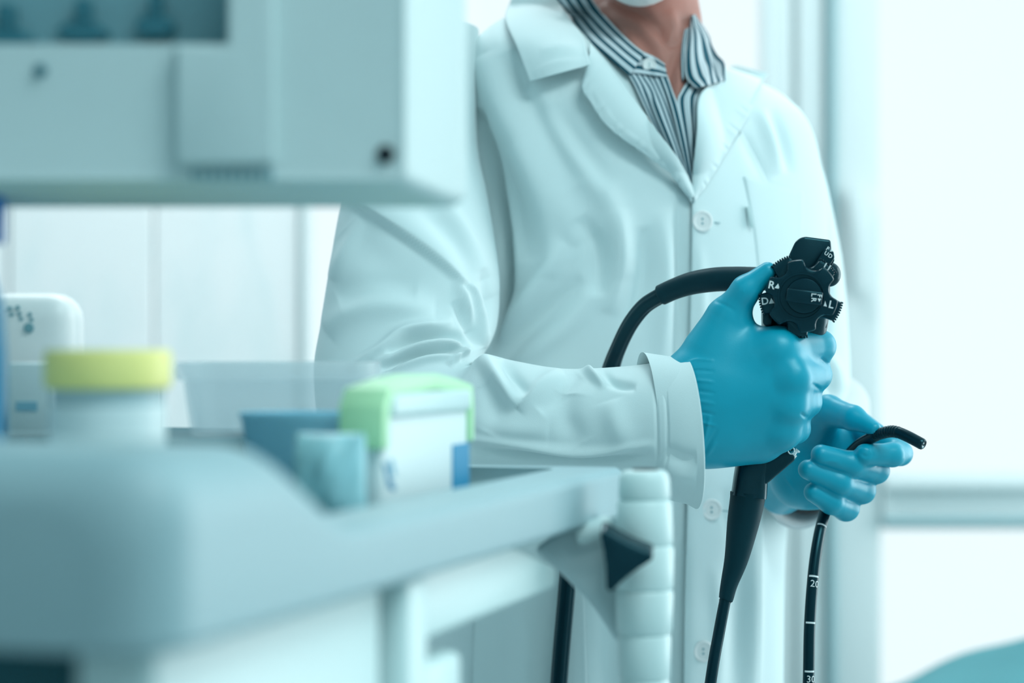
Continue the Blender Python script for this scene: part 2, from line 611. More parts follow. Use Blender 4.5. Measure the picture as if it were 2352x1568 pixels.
# marble tiles on the left part of the back wall
tile_me = box_mesh('tile', (-0.1125, -0.006, -0.298), (0.1125, 0.006, 0.298), 0.002, 1)
tile_me.materials.append(M['tile'])
for i in range(6):
    for zc, sz in ((0.25, 0.49), (0.70, 1.0), (1.30, 1.0), (1.90, 1.0), (2.45, 0.82)):
        link('tile', tile_me, None, wall_back, Matrix.Translation((W1[0] - 0.115 - 0.2285 * i, YB - 0.007 - (0.003 if (i + int(zc * 7)) % 3 == 1 else 0), zc)) @ Matrix.Diagonal((1, 1, sz, 1)))

# right wall with a wide window
RY0, RY1 = 1.95, 3.52
struct(multi_box('wall_right', [((XR, YF, 0), (XR + .1, YB, 0.45)), ((XR, YF, 2.55), (XR + .1, YB, ZT)),
                                ((XR, YF, 0.45), (XR + .1, RY0, 2.55)), ((XR, RY1, 0.45), (XR + .1, YB, 2.55))], M['wall']))
w3 = struct(multi_box('window_3', [((XR + .01, RY0, 0.45), (XR + .07, RY1, 0.51)), ((XR + .01, RY0, 2.49), (XR + .07, RY1, 2.55)),
                                   ((XR + .01, RY0, 0.51), (XR + .07, RY0 + .06, 2.49)), ((XR + .01, RY1 - .06, 0.51), (XR + .07, RY1, 2.49))], M['frame'], None, 0.004))
link('pane', box_mesh('pane', (XR + .035, RY0 + .04, 0.5), (XR + .043, RY1 - .04, 2.5)), M['glass'], w3)


def window(name, x0, x1, fw, transom=None):
    y0, y1 = YB - 0.02, YB + 0.06
    bx = [((x0, y0, WZ[0]), (x0 + fw, y1, WZ[1])), ((x1 - fw, y0, WZ[0]), (x1, y1, WZ[1])),
          ((x0 + fw, y0, WZ[0]), (x1 - fw, y1, WZ[0] + fw)), ((x0 + fw, y0, WZ[1] - fw), (x1 - fw, y1, WZ[1]))]
    if transom:
        bx.append(((x0 + fw, y0 - 0.012, transom[0]), (x1 - fw, y1, transom[1])))
    w = struct(multi_box(name, bx, M['frame'], None, 0.006))
    link('pane', box_mesh('pane', (x0 + fw - .01, YB + .02, WZ[0] + fw - .01), (x1 - fw + .01, YB + .028, WZ[1] - fw + .01)), M['glass'], w)
    return w


w1 = window('window_1', W1[0], W1[1], 0.016)
w2 = window('window_2', W2[0], W2[1], 0.080, (0.885, 0.972))
# rubber seal line of the balcony door, ledge under the transom, handle
link('seal', box_mesh('seal', (W2[0] - .004, YB - .03, WZ[0]), (W2[0] + .006, YB - .0205, WZ[1]), 0.001, 1), M['seal'], w2)
link('seal', box_mesh('seal', (W2[0] + .08, YB - .046, 0.896), (W2[1] - .08, YB - .0325, 0.905), 0.002, 1), M['seal'], w2)
link('sash_ledge', box_mesh('sash_ledge', (W2[0] + .08, YB - .05, 0.948), (W2[1] - .08, YB - .0325, 0.962), 0.003, 2), M['frame'], w2)
hm = P(1965, 470, YB)
link('handle', prism_mesh('handle', [(-.012, -.11), (.012, -.11), (.014, -.02), (.02, .03), (.02, .05), (-.02, .05), (-.02, .03), (-.014, -.02)],
                          lambda a, b, d: Vector((hm.x + a, YB - .025 - d, hm.z + b - .03)), 0.0, 0.03, 0.005), M['frame'], w2)
trim = struct(multi_box('trim_1', [((W1[1] - .001, YB - .014, 0), (W1[1] + .03, YB, ZT)), ((W1[1] + .038, YB - .02, 0), (W2[0] - .012, YB, ZT))], M['frame'], None, 0.004))
struct(multi_box('baseboard_back', [((XL, YB - .015, 0), (W1[0], YB, .1))], M['wall']))

# out-of-view housings added over the ceiling fill lights
for yy in (-0.9, 0.6, 2.75):
    lx = -0.2 if yy > 2 else 0.9
    t = thing('ceiling_fill_panel', (lx, yy, ZT), 'flat rectangular ceiling panel added for fill light %s' % {-0.9: 'behind the camera', 0.6: 'above the equipment cart', 2.75: 'near the window wall'}[yy], 'lamp', 'added ceiling fill panels')
    link('housing', box_mesh('housing', (lx - .62, yy - .32, ZT - .03), (lx + .62, yy + .32, ZT), 0.005, 2), M['frame'], t)

# ------------------------------------------------------------------ exam couch with a teal drape (bottom right, behind)
t = thing('exam_couch', (0.76, 2.85, 0), 'white exam couch under the teal drape by the window', 'couch')
for lx in (0.36, 1.16):
    for ly in (2.5, 3.2):
        link('leg', box_mesh('leg', (lx - .02, ly - .02, 0), (lx + .02, ly + .02, .5), 0.004, 2), M['chrome'], t)
link('frame', box_mesh('frame', (0.3, 2.44, .5), (1.22, 3.26, .55), 0.01, 2), M['cart_white'], t)
link('mattress', box_mesh('mattress', (0.3, 2.44, .551), (1.22, 3.26, .64), 0.03, 4), M['cart'], t)
nx, ny = 70, 70
V = []
for i in range(nx + 1):
    for j in range(ny + 1):
        x = 0.24 + 1.04 * i / nx; y = 2.38 + 0.94 * j / ny
        e = min((x - 0.24) / 0.05, (1.28 - x) / 0.05, (y - 2.38) / 0.05, (3.32 - y) / 0.05)
        z = 0.648 if e > 1 else 0.40 + 0.248 * math.sin(max(e, 0) * math.pi / 2)
        hump = 0.175 * math.exp(-((x - 0.74) / 0.32) ** 2 - ((y - 2.83) / 0.34) ** 2)
        if e > 0.6:
            z += hump * min(1, (e - 0.6) / 3) + 0.006 * math.sin(x * 31 + 2 * y) * math.sin(y * 23)
        V.append((x, y, z))
F = [(i * (ny + 1) + j, (i + 1) * (ny + 1) + j, (i + 1) * (ny + 1) + j + 1, i * (ny + 1) + j + 1) for i in range(nx) for j in range(ny)]
o = link('surgical_drape', mesh_np('surgical_drape', V, F), M['drape'])
md = o.modifiers.new('thickness', 'SOLIDIFY'); md.thickness = 0.003
tag(o, 'teal surgical drape mounded over the couch at the bottom right', 'drape')

# ------------------------------------------------------------------ person in a lab coat
person = thing('person', (0.16, 2.08, 0), 'person in a white lab coat and blue gloves holding a black endoscope', 'person')


def st(ax, ay, aY, bx, by, bY, d, dx=0.0):
    A, B = P(ax, ay, aY), P(bx, by, bY)
    h = Vector((B.x - A.x, B.y - A.y, 0))
    n = Vector((-h.y, h.x, 0)).normalized()
    if n.y < 0:
        n = -n
    n = n * d
    n.x += dx
    return A, B, n


def stc(ax, ay, aY, bx, by, bY, d, dx=0.0):
    """Cross-section whose depth runs straight back."""
    return P(ax, ay, aY), P(bx, by, bY), Vector((dx, d, 0))


def outward(V, F):
    N = vnormals(V, F)
    if np.sum((N * (V - V.mean(0))).sum(1)) < 0:
        F = F[:, ::-1].copy(); N = -N
    return F, N


# ---- body: head, neck and upper chest in one surface
def body_f(X):
    q = lambda *a: np.array(P(*a), dtype=np.float32)
    d = rcone(X, q(1476, -150, 2.095), q(1482, 70, 2.075), .050, .0465)
    d = smin(d, rcone(X, q(1482, 70, 2.075), q(1525, 330, 2.000), .0465, .050), .02)
    d = smin(d, rcone(X, q(1470, 270, 2.06), q(1590, 310, 2.07), .040, .040), .03)
    d = smin(d, rcone(X, q(1538, 50, 2.030), q(1550, 86, 2.028), .0095, .0075), .007)        # larynx
    d = smin(d, rcone(X, q(1405, 30, 2.043), q(1520, 235, 1.985), 0.0085, .008), .012)          # neck muscle
    d = smin(d, rcone(X, q(1435, -20, 2.028), q(1525, 62, 2.022), .0045, .004), .010)
    d = smin(d, rcone(X, q(1582, 40, 2.06), q(1552, 230, 1.990), .006, .006), .012)
    chin = q(1470, -82, 1.988)
    d = smin(d, rcone(X, chin, chin, .027, .027), .02)
    for x in (1365, 1575):
        d = smin(d, rcone(X, chin, q(x, -190, 2.07), .022, .024), .02)
    c = q(1470, -360, 2.065)
    d = smin(d, ellip(X, c, (.074, .094, .112)), .03)
    d = smin(d, rcone(X, q(1470, -290, 1.965), q(1470, -235, 1.952), .008, .013), .012)      # nose
    d = smin(d, rcone(X, q(1435, -170, 1.985), q(1505, -170, 1.985), .012, .012), .012)      # mouth
    for x in (1385, 1555):
        d = smin(d, rcone(X, q(x - 20, -330, 1.985), q(x + 20, -330, 1.985), .008, .008), .012)   # brows
    for x in (1272, 1668):
        d = smin(d, ellip(X, q(x, -290, 2.085), (.008, .018, .03)), .006)                     # ears
    return d


V, F = snets(body_f, (P(1200, 0, 2.0).x, 1.90, P(0, 420, 2.05).z), (P(1740, 0, 2.0).x, 2.19, 1.78), 0.0028)
V = relax(V, F, 2, .4)
V = sculpt(V, vnormals(V, F), [
    ([(1380, -5), (1440, 15), (1500, 52), (1528, 88)], 9, -3.5, 'r'), ([(1400, 35), (1455, 52), (1500, 92), (1530, 112)], 12, 3.0, 'r'),
    ([(1537, 25), (1548, 62), (1545, 92)], 12, 4.5, 'r'), ([(1512, 62), (1532, 100), (1562, 106)], 8, -4.0, 'r'),
    ([(1582, 60), (1566, 140), (1553, 225)], 9, 4.5, 'r'), ([(1556, 115), (1540, 170), (1542, 230)], 9, -4.5, 'r'),
    ([(1430, 70), (1480, 130), (1520, 200)], 10, 3.0, 'r'), ([(1455, 70), (1500, 130), (1532, 200)], 9, -3.0, 'r')])
body_me = mesh_np('body', V, F)
link('body', body_me, M['skin'], person)
body_bvh = BVHTree.FromPolygons([Vector(v) for v in V], [tuple(map(int, f)) for f in F])


def beard_f(X):
    q = lambda *a: np.array(P(*a), dtype=np.float32)
    chin = q(1470, -82, 1.986)
    d = rcone(X, chin, chin, .0325, .0325)
    for x in (1372, 1568):
        d = smin(d, rcone(X, chin, q(x, -185, 2.062), .0262, .025), .02)
    n = np.sin(X[:, 0] * 900) * np.sin(X[:, 2] * 700 + X[:, 0] * 300) * np.sin(X[:, 1] * 820)
    return d + .0012 * n


V, F = snets(beard_f, (P(1320, 0, 2.0).x, 1.93, P(0, 60, 1.98).z), (P(1620, 0, 2.0).x, 2.1, P(0, -270, 2.0).z), 0.002)
link('beard', mesh_np('beard', V, F), M['beard'], person)
V, F = snets(lambda X: np.maximum(ellip(X, np.array(P(1470, -375, 2.075), dtype=np.float32), (.079, .098, .117)),
                                  -(X[:, 2] - P(0, -380, 2.0).z) - .9 * (X[:, 1] - 2.0)),
             (P(1200, 0, 2.0).x, 1.93, 1.5), (P(1740, 0, 2.0).x, 2.2, 1.80), 0.004)
link('hair', mesh_np('hair', V, F), M['hair'], person)

# ---- coat body
ts = [st(1400, 40, 2.15, 1590, 80, 2.17, .004), st(1330, 18, 2.13, 1600, 135, 2.17, .014), st(1205, 22, 2.065, 1678, 188, 2.17, .026),
      st(1125, 68, 2.01, 1765, 225, 2.18, .062), st(1092, 140, 1.99, 1808, 300, 2.19, .098), st(1100, 290, 1.98, 1822, 420, 2.20, .116),
      st(1122, 450, 1.98, 1822, 540, 2.20, .122), st(1132, 620, 1.98, 1820, 680, 2.20, .122), st(1125, 800, 1.98, 1810, 820, 2.19, .122),
      st(1080, 1000, 1.98, 1780, 1000, 2.17, .125), st(1040, 1230, 1.98, 1738, 1200, 2.15, .128), st(1000, 1568, 1.98, 1730, 1568, 2.15, .132),
      st(960, 1950, 1.98, 1735, 1950, 2.15, .135), st(930, 2350, 1.98, 1750, 2350, 2.15, .14)]
V, F, nr = loft(ts, 300, 24, 2.35, lip=0.01)
F, N = outward(V, F)
torso_strokes = [
    # deep crease beside the sleeve
    ([(1098, 250), (1128, 420), (1152, 560), (1156, 680), (1130, 800)], 13, -13.0, 'r'),
    # long soft folds falling from the shoulder across the chest
    ([(1100, 130), (1160, 260), (1250, 420), (1330, 560)], 34, 4.5, 'r'),
    ([(1165, 120), (1240, 270), (1330, 420)], 26, -4.0, 'r'),
    ([(1210, 190), (1290, 320), (1400, 470), (1440, 640)], 30, 4.0, 'r'),
    ([(1270, 240), (1350, 360), (1400, 430)], 24, -4.0, 'r'),
    ([(1110, 300), (1170, 440), (1210, 600)], 26, -3.0, 'r'),
    ([(1180, 330), (1260, 520), (1270, 640)], 26, 2.5, 'r'),
    ([(1330, 500), (1372, 570), (1372, 680)], 20, -4.5, 'r'),
    ([(1420, 480), (1425, 600), (1400, 720)], 22, 3.5, 'r'),
    ([(1475, 520), (1480, 640), (1450, 760)], 20, -3.5, 'r'),
    ([(1520, 480), (1530, 640), (1520, 840)], 22, 3.0, 'r'),
    ([(1125, 800), (1200, 700), (1300, 560)], 24, 4.5, 'r'),
    ([(1140, 830), (1250, 720), (1340, 640)], 22, -3.5, 'r'),
    ([(1180, 840), (1290, 760), (1370, 660)], 24, 3.0, 'r'),
    ([(1560, 450), (1566, 640), (1560, 900)], 14, -5.0, 'r'),
    ([(1745, 250), (1770, 330), (1790, 400)], 14, 3.0, 'r'),
    ([(1700, 300), (1730, 360), (1760, 420)], 12, -2.5, 'r'),
    ([(1770, 250), (1800, 320), (1815, 400)], 12, -3.0, 'r'),
    # skirt of the coat below the forearm
    ([(1130, 1380), (1140, 1480), (1120, 1620)], 24, -4, 'r'),
    ([(1200, 1380), (1215, 1480), (1205, 1640)], 20, 3.5, 'r'),
    ([(1250, 1380), (1262, 1440), (1290, 1500)], 12, -2.5, 'r'),
    ([(1400, 1150), (1420, 1350), (1400, 1650)], 34, -5, 'r'),
    ([(1500, 1150), (1510, 1350), (1500, 1650)], 30, 5, 'r'),
    ([(1555, 1150), (1556, 1350), (1550, 1650)], 16, -6, 'r'),
    ([(1690, 1250), (1700, 1400), (1690, 1650)], 26, -4, 'r'),
    ([(1735, 1200), (1730, 1400), (1725, 1650)], 18, 4, 'r'),
]
V = sculpt(V, N, [(p, w, a * 1.9, k) for p, w, a, k in torso_strokes])
coat_bvh = BVHTree.FromPolygons([Vector(v) for v in V], [tuple(map(int, f)) for f in F])
coat = link('lab_coat', mesh_np('lab_coat', V, F), M['coat'], person)
coat['label'] = 'white lab coat worn open at the neck'

ORG = Vector((0, 0, CZ))


def surf_y(px, py, default=2.0, bvhs=None):
    d = P(px, py, 1.0) - ORG
    best = None
    for b in (bvhs or (coat_bvh, body_bvh)):
        h = b.ray_cast(ORG, d)
        if h[0] is not None and (best is None or h[0].y < best):
            best = h[0].y
    return default if best is None else best


def strip(name, ea, eb, nu, nv, material, parent, thick=0.0012, bulge=0.0, default=2.03, bvhs=None, strokes=None, fixed=None, uvs=1.0, smooth_y=3, pucker=None):
    """Cloth piece between two edges given as (px, py, mm proud of the body)."""
    A = catmull(ea, 16); B = catmull(eb, 16)

    def res(Q, n):
        L = np.concatenate([[0], np.cumsum(np.linalg.norm(np.diff(Q[:, :2], axis=0), axis=1))])
        t = np.linspace(0, L[-1], n + 1)
        return np.array([np.interp(t, L, Q[:, k]) for k in range(3)]).T
    A, B = res(A, nu), res(B, nu)
    G = np.zeros((nu + 1, nv + 1, 3)); Yg = np.zeros((nu + 1, nv + 1))
    for i in range(nu + 1):
        for j in range(nv + 1):
            s = j / nv
            q = A[i] * (1 - s) + B[i] * s
            q[2] += bulge * math.sin(math.pi * s)
            if pucker:
                e_ = (s if pucker[2] == 'a' else 1 - s)
                q[2] += pucker[0] * math.sin(i * pucker[1] + 1.3 * math.sin(i * .31)) * math.exp(-((e_ - .12) / .13) ** 2)
            G[i, j] = q
            Yg[i, j] = surf_y(q[0], q[1], default, bvhs) if fixed is None else fixed
    for _ in range(smooth_y):                      # cloth bridges small hollows
        Yp = np.pad(Yg, 1, mode='edge')
        Ys = (Yp[:-2, 1:-1] + Yp[2:, 1:-1] + Yp[1:-1, :-2] + Yp[1:-1, 2:]) / 4
        Yg = np.minimum(Ys, Yg + .001)
    Yg = Yg - G[..., 2] * .001
    V = np.array([[P(G[i, j, 0], G[i, j, 1], Yg[i, j])[:] for j in range(nv + 1)] for i in range(nu + 1)]).reshape(-1, 3)
    F = np.array([(i * (nv + 1) + j, (i + 1) * (nv + 1) + j, (i + 1) * (nv + 1) + j + 1, i * (nv + 1) + j + 1) for i in range(nu) for j in range(nv)])
    Nn = vnormals(V, F)
    if Nn[:, 1].mean() > 0:
        F = F[:, ::-1].copy(); Nn = -Nn
    if strokes:
        V = sculpt(V, Nn, strokes, False)
    me = mesh_np(name, V, F)
    set_uv(me, [(j / nv * uvs, i / nu) for i in range(nu + 1) for j in range(nv + 1)])
    o = link(name, me, material, parent)
    if thick:
        md = o.modifiers.new('thickness', 'SOLIDIFY'); md.thickness = thick; md.offset = 1
    return o


# ---- striped shirt: front, collar leaves, collar stand, placket
shirt = strip('shirt', [(1405, 135, 4), (1425, 158, 4), (1450, 185, 5), (1500, 290, 5), (1560, 400, 4), (1592, 440, 3)],
              [(1518, 150, 3), (1524, 162, 3.5), (1530, 178, 4), (1556, 240, 5), (1578, 340, 6), (1594, 440, 4)], 60, 30, M['shirt'], person,
              strokes=[([(1480, 190), (1510, 250), (1540, 330), (1580, 420)], 9, 3.0, 'r'), ([(1510, 190), (1545, 270), (1560, 330)], 8, -2.0, 'r'),
                       ([(1470, 200), (1520, 310), (1570, 400)], 7, -1.8, 'r')])
shirt['label'] = 'blue and white striped shirt'
strip('shirt_front', [(1580, 185, 3), (1562, 215, 4), (1556, 240, 5), (1572, 320, 5), (1594, 446, 4)],
      [(1660, 180, 4), (1635, 205, 6), (1622, 240, 7), (1612, 320, 6), (1598, 446, 4)], 50, 24, stripe_mat('striped_shirt_left', (0.60, 0.71, 0.76), (0.006, 0.085, 0.125), 3.4, 0.43), shirt,
      strokes=[([(1585, 200), (1578, 250), (1590, 340)], 6, 2.0, 'r'), ([(1604, 210), (1594, 270), (1598, 340)], 6, -2.0, 'r')])
# the left-hand front again as a vertical panel whose stripes run down it
o = strip('placket', [(1531, 172, 7), (1556, 240, 8.5), (1578, 340, 8.5), (1594, 440, 6)], [(1516, 176, 6.5), (1541, 246, 7.5), (1566, 345, 7.5), (1586, 440, 5)], 50, 6,
          stripe_mat('striped_placket', (0.60, 0.71, 0.76), (0.006, 0.085, 0.125), 1.0, 0.45), shirt)
strip('collar_stand', [(1462, 112, 5), (1490, 127, 6), (1512, 136, 7), (1526, 148, 7)], [(1440, 168, 8), (1470, 170, 9), (1500, 174, 9.5), (1532, 178, 9)], 40, 14,
      stripe_mat('striped_stand', (0.60, 0.71, 0.76), (0.006, 0.085, 0.125), 2.0, 0.34), shirt)
strip('collar_leaf', [(1352, -30, 6), (1362, 2, 7), (1410, 60, 8), (1450, 100, 9), (1481, 124, 11)],
      [(1258, -30, 8), (1286, 5, 9), (1345, 85, 11), (1400, 135, 12), (1446, 174, 13)], 60, 20, M['shirt_band'], shirt, bulge=4, default=2.045, smooth_y=40)
strip('collar_stand', [(1586, 60, 1), (1580, 110, 2), (1572, 160, 3)], [(1572, 70, 0), (1566, 120, 1.5), (1566, 190, 3)], 24, 6, M['shirt_band'], shirt)
strip('collar_leaf', [(1590, 36, 3), (1582, 80, 7), (1574, 130, 11), (1576, 178, 16), (1600, 203, 22)],
      [(1594, 34, 2), (1624, 80, 10), (1648, 125, 16), (1664, 150, 22), (1664, 186, 26)], 50, 24, stripe_mat('striped_leaf', (0.60, 0.68, 0.72), (0.006, 0.085, 0.125), 4.6, 0.44), shirt, bulge=8, default=2.07, smooth_y=30,
      strokes=[([(1600, 60), (1618, 130), (1625, 190)], 10, 4, 'r'), ([(1625, 90), (1645, 150), (1650, 180)], 9, -4, 'r')])


def button_at(px, py, r, parent, material, holes=2, tilt=True, off=.002, bv=None):
    y = surf_y(px, py, 2.0, bv) - off
    c = P(px, py, y)
    nrm = Vector((0, -1, 0))
    rot = nrm.to_track_quat('Z', 'Y').to_matrix().to_4x4()
    if tilt:
        rot = Matrix.Rotation(math.radians(14), 4, 'Z') @ rot
    b = lathe_obj('button', [(0.0001, 0), (r * .96, 0), (r, .0006), (r, .0017), (r * .93, .0024), (r * .80, .0024), (r * .68, .0017), (0.0001, .0017)], material, parent, c, 36, 30, rot=rot)
    for k in range(holes):
        p = Vector((0, (k - .5) * r * .42, .0016))
        lathe_obj('thread_hole', [(0.0001, 0), (r * .12, 0), (r * .10, .0006), (0.0001, .0006)], M['thread'], parent, Matrix.Translation(c) @ rot @ p, 12, 30, rot=rot)
    return b


# small collar button of the shirt
button_at(1490, 150, .0062, shirt, M['button'], 2, off=.0105)

# ---- front panel (closes over the other side), lapels, collar, pocket
strip('front_panel', [(1588, 425, 1.5), (1589, 450, 3), (1588, 600, 4), (1584, 760, 4), (1580, 1000, 4), (1577, 1200, 4), (1572, 1420, 4), (1568, 1750, 4)],
      [(1700, 300, .2), (1760, 420, .3), (1810, 600, .3), (1800, 760, .3), (1770, 1000, .3), (1752, 1200, .3), (1750, 1420, .3), (1745, 1750, .3)], 160, 40, M['coat'], coat, bvhs=(coat_bvh,), bulge=2.0,
      strokes=[([(1640, 1300), (1650, 1450), (1640, 1640)], 16, 3, 'r'), ([(1605, 560), (1612, 700), (1606, 900)], 12, 2, 'r'), ([(1660, 1120), (1690, 1300)], 14, -3, 'r')])
strip('lapel', [(1352, 150, 13), (1345, 178, 14), (1339, 200, 15), (1341, 210, 15), (1352, 228, 15), (1398, 292, 14), (1470, 345, 13), (1540, 398, 10), (1590, 462, 6)],
      [(1352, 96, 13), (1366, 114, 15), (1378, 130, 17), (1388, 142, 18), (1400, 158, 19), (1470, 250, 20), (1515, 310, 18), (1558, 370, 14), (1591, 438, 7)], 140, 30, M['coat'], coat, bulge=3, thick=.0018, pucker=(.7, .55, 'a'),
      strokes=[([(1352, 190), (1410, 280), (1480, 335), (1560, 400)], 6, 0.6, 'r')])
strip('lapel', [(1591, 442, 6), (1594, 380, 11), (1600, 300, 15), (1604, 225, 16), (1640, 180, 15)],
      [(1592, 462, 5), (1620, 425, 8), (1660, 360, 11), (1702, 290, 14), (1720, 256, 16), (1727, 246, 16)], 110, 26, M['coat'], coat, bulge=3, thick=.0018, pucker=(.6, .6, 'b'))
strip('collar', [(1190, -30, 14), (1172, 10, 15), (1162, 48, 14), (1190, 115, 13), (1218, 187, 13)],
      [(1262, -30, 15), (1284, 8, 16), (1310, 50, 18), (1340, 90, 18), (1354, 150, 17)], 90, 30, M['coat'], coat, bulge=5, thick=.0018, default=2.085, smooth_y=30,
      strokes=[([(1225, 172), (1270, 150), (1345, 140)], 7, 1.2, 'r'), ([(1240, 120), (1290, 112), (1335, 118)], 14, 2.0, 'r')])
strip('collar', [(1632, 178, 12), (1645, 172, 14), (1662, 160, 16), (1690, 150, 17)],
      [(1715, 243, 8), (1725, 225, 10), (1740, 200, 12), (1762, 168, 10)], 40, 26, M['coat'], coat, bulge=3, default=2.165, thick=.0018, smooth_y=6)
# chest pocket
strip('pocket', [(1707, 406, 4.5), (1716, 455, 4), (1728, 520, 4), (1737, 600, 4), (1742, 660, 4)],
      [(1842, 442, 1.8), (1842, 480, 2), (1840, 540, 2), (1838, 610, 2), (1836, 670, 2)], 40, 24, M['coat'], coat, bvhs=(coat_bvh,))
clip_y = surf_y(1722, 500, 2.0, (coat_bvh,)) - .006
link('pen_clip', prism_mesh('pen_clip', [(1714, 474), (1720, 474), (1731, 520), (1727, 524), (1721, 518)], lambda a, b, d: P(a, b, clip_y - d), 0, .004, .0005), M['cart_white'], coat)
for px, py in ((1612, 508), (1633, 1170), (1614, 1495), (1625, 1830)):
    button_at(px, py, .0092, coat, M['button'], off=.0062, bv=(coat_bvh,))
    yb = surf_y(px + 34, py + 4, 2.0, (coat_bvh,)) - .0068
    if py != 1495:
        link('buttonhole', prism_mesh('buttonhole', [(px + 26, py + 1), (px + 42, py + 3), (px + 42, py + 6), (px + 26, py + 4)], lambda a, b, d: P(a, b, yb - d), 0, .0006), M['thread'], coat)
# side pocket of the skirt: a double-stitched vertical edge
strip('side_pocket', [(1100, 1300, 2), (1090, 1400, 2.5), (1080, 1700, 2.5)], [(1338, 1300, 2), (1344, 1400, 2.5), (1352, 1700, 2.5)], 40, 30, M['coat'], coat, bvhs=(coat_bvh,),
      strokes=[([(1326, 1300), (1332, 1400), (1338, 1700)], 4, -.7, 'r')])

# ---- right sleeve (image left): shoulder, elbow, forearm, cuff
rs = [stc(985, 60, 2.03, 1100, 70, 2.03, .05), stc(905, 150, 2.0, 1098, 200, 2.01, .085), stc(850, 290, 1.97, 1100, 340, 1.99, .092), stc(800, 410, 1.945, 1118, 440, 1.97, .09),
      stc(778, 500, 1.925, 1133, 530, 1.95, .088), stc(757, 620, 1.90, 1147, 640, 1.93, .085), stc(738, 740, 1.885, 1142, 745, 1.91, .08), stc(722, 860, 1.87, 1112, 812, 1.88, .075),
      stc(745, 1010, 1.85, 1082, 836, 1.85, .068), stc(830, 1110, 1.84, 1084, 836, 1.83, .06), stc(950, 1140, 1.825, 1094, 824, 1.815, .058), stc(1070, 1120, 1.81, 1118, 814, 1.805, .056),
      stc(1180, 1098, 1.80, 1190, 830, 1.795, .055), stc(1290, 1088, 1.785, 1290, 846, 1.783, .053), stc(1400, 1092, 1.77, 1392, 844, 1.77, .050), stc(1490, 1110, 1.757, 1480, 836, 1.757, .050),
      stc(1550, 1142, 1.745, 1530, 826, 1.745, .050, -.004), stc(1597, 1168, 1.738, 1571, 817, 1.738, .050, -.006)]
V, F, nr = loft(rs, 240, 26, 2.15, lip=0.01)
F, N = outward(V, F)
sleeve_strokes = [
    # the strong diagonal ridge from the arm to the elbow crook
    ([(770, 415), (860, 490), (980, 580), (1072, 655), (1100, 700)], 42, 7.0, 's'),
    ([(800, 520), (880, 600), (980, 660), (1050, 700)], 46, -3.5, 'r'),
    ([(1072, 655), (1095, 710), (1115, 800)], 10, 6.0, 'r'),
    ([(1045, 690), (1075, 750), (1100, 800)], 10, -5.0, 'r'),
    ([(1050, 640), (1068, 700), (1082, 760)], 9, 5.0, 'r'),
    ([(1100, 620), (1120, 700), (1122, 770)], 12, -4.0, 'r'),
    ([(960, 480), (1040, 560), (1090, 660)], 24, -3.5, 'r'),
    ([(1000, 440), (1060, 530), (1110, 640)], 22, 4.0, 'r'),
    # bunched cloth at the elbow
    ([(800, 850), (880, 800), (930, 760), (1040, 738)], 13, 7.0, 'r'),
    ([(890, 815), (960, 778), (1045, 772), (1075, 800)], 10, -8.0, 'r'),
    ([(860, 840), (950, 800), (1030, 786), (1072, 815)], 9, 6.5, 'r'),
    ([(870, 850), (960, 815), (1040, 805), (1066, 828)], 7, -7.0, 'r'),
    ([(900, 850), (980, 826), (1050, 818)], 8, 5.0, 'r'),
    ([(1030, 838), (1056, 812), (1078, 806)], 8, 5.0, 'r'),
    ([(760, 640), (800, 560), (830, 500)], 16, 3.0, 'r'),
    ([(750, 760), (810, 720), (900, 700), (1000, 712)], 30, 4.5, 'r'),
    ([(780, 690), (860, 650), (960, 660)], 28, -3.5, 'r'),
    # forearm
    ([(1105, 815), (1140, 870), (1180, 920), (1192, 932)], 17, 7.5, 'r'),
    ([(1150, 825), (1190, 880), (1215, 910)], 14, -4.5, 'r'),
    ([(1190, 940), (1240, 890), (1290, 850)], 16, 4.0, 'r'),
    ([(1240, 945), (1280, 910), (1330, 860)], 18, -3.5, 'r'),
    ([(1335, 836), (1360, 862), (1392, 886)], 9, 5.5, 'r'),
    ([(1380, 848), (1410, 880), (1460, 890)], 9, -4.0, 'r'),
    ([(1310, 900), (1300, 960), (1330, 1020)], 30, -3.5, 'r'),
    ([(1400, 920), (1420, 980), (1440, 1030)], 28, 3.0, 'r'),
    ([(1070, 1008), (1200, 1022), (1340, 1040), (1505, 1020)], 11, 4.0, 'r'),
    ([(1070, 1028), (1200, 1044), (1340, 1058), (1500, 1045)], 10, -4.5, 'r'),
    ([(1080, 960), (1160, 985), (1260, 990)], 26, 3.0, 'r'),
    ([(1120, 880), (1140, 940), (1120, 990)], 26, -3.0, 'r'),
    ([(1520, 1060), (1560, 1090), (1600, 1095)], 20, 3.0, 'r'),
    ([(1530, 1030), (1565, 1050), (1600, 1050)], 14, -2.5, 'r'),
    # double row of stitching that turns the cuff
    ([(1497, 835), (1507, 940), (1510, 1040), (1506, 1110)], 3.2, -1.1, 'r'),
    ([(1520, 830), (1531, 940), (1533, 1040), (1530, 1125)], 3.2, -1.1, 'r'),
]
V = sculpt(V, N, [(p, w, a * 1.4, k) for p, w, a, k in sleeve_strokes])
sleeve = link('sleeve', mesh_np('sleeve', V, F), M['coat'], coat)

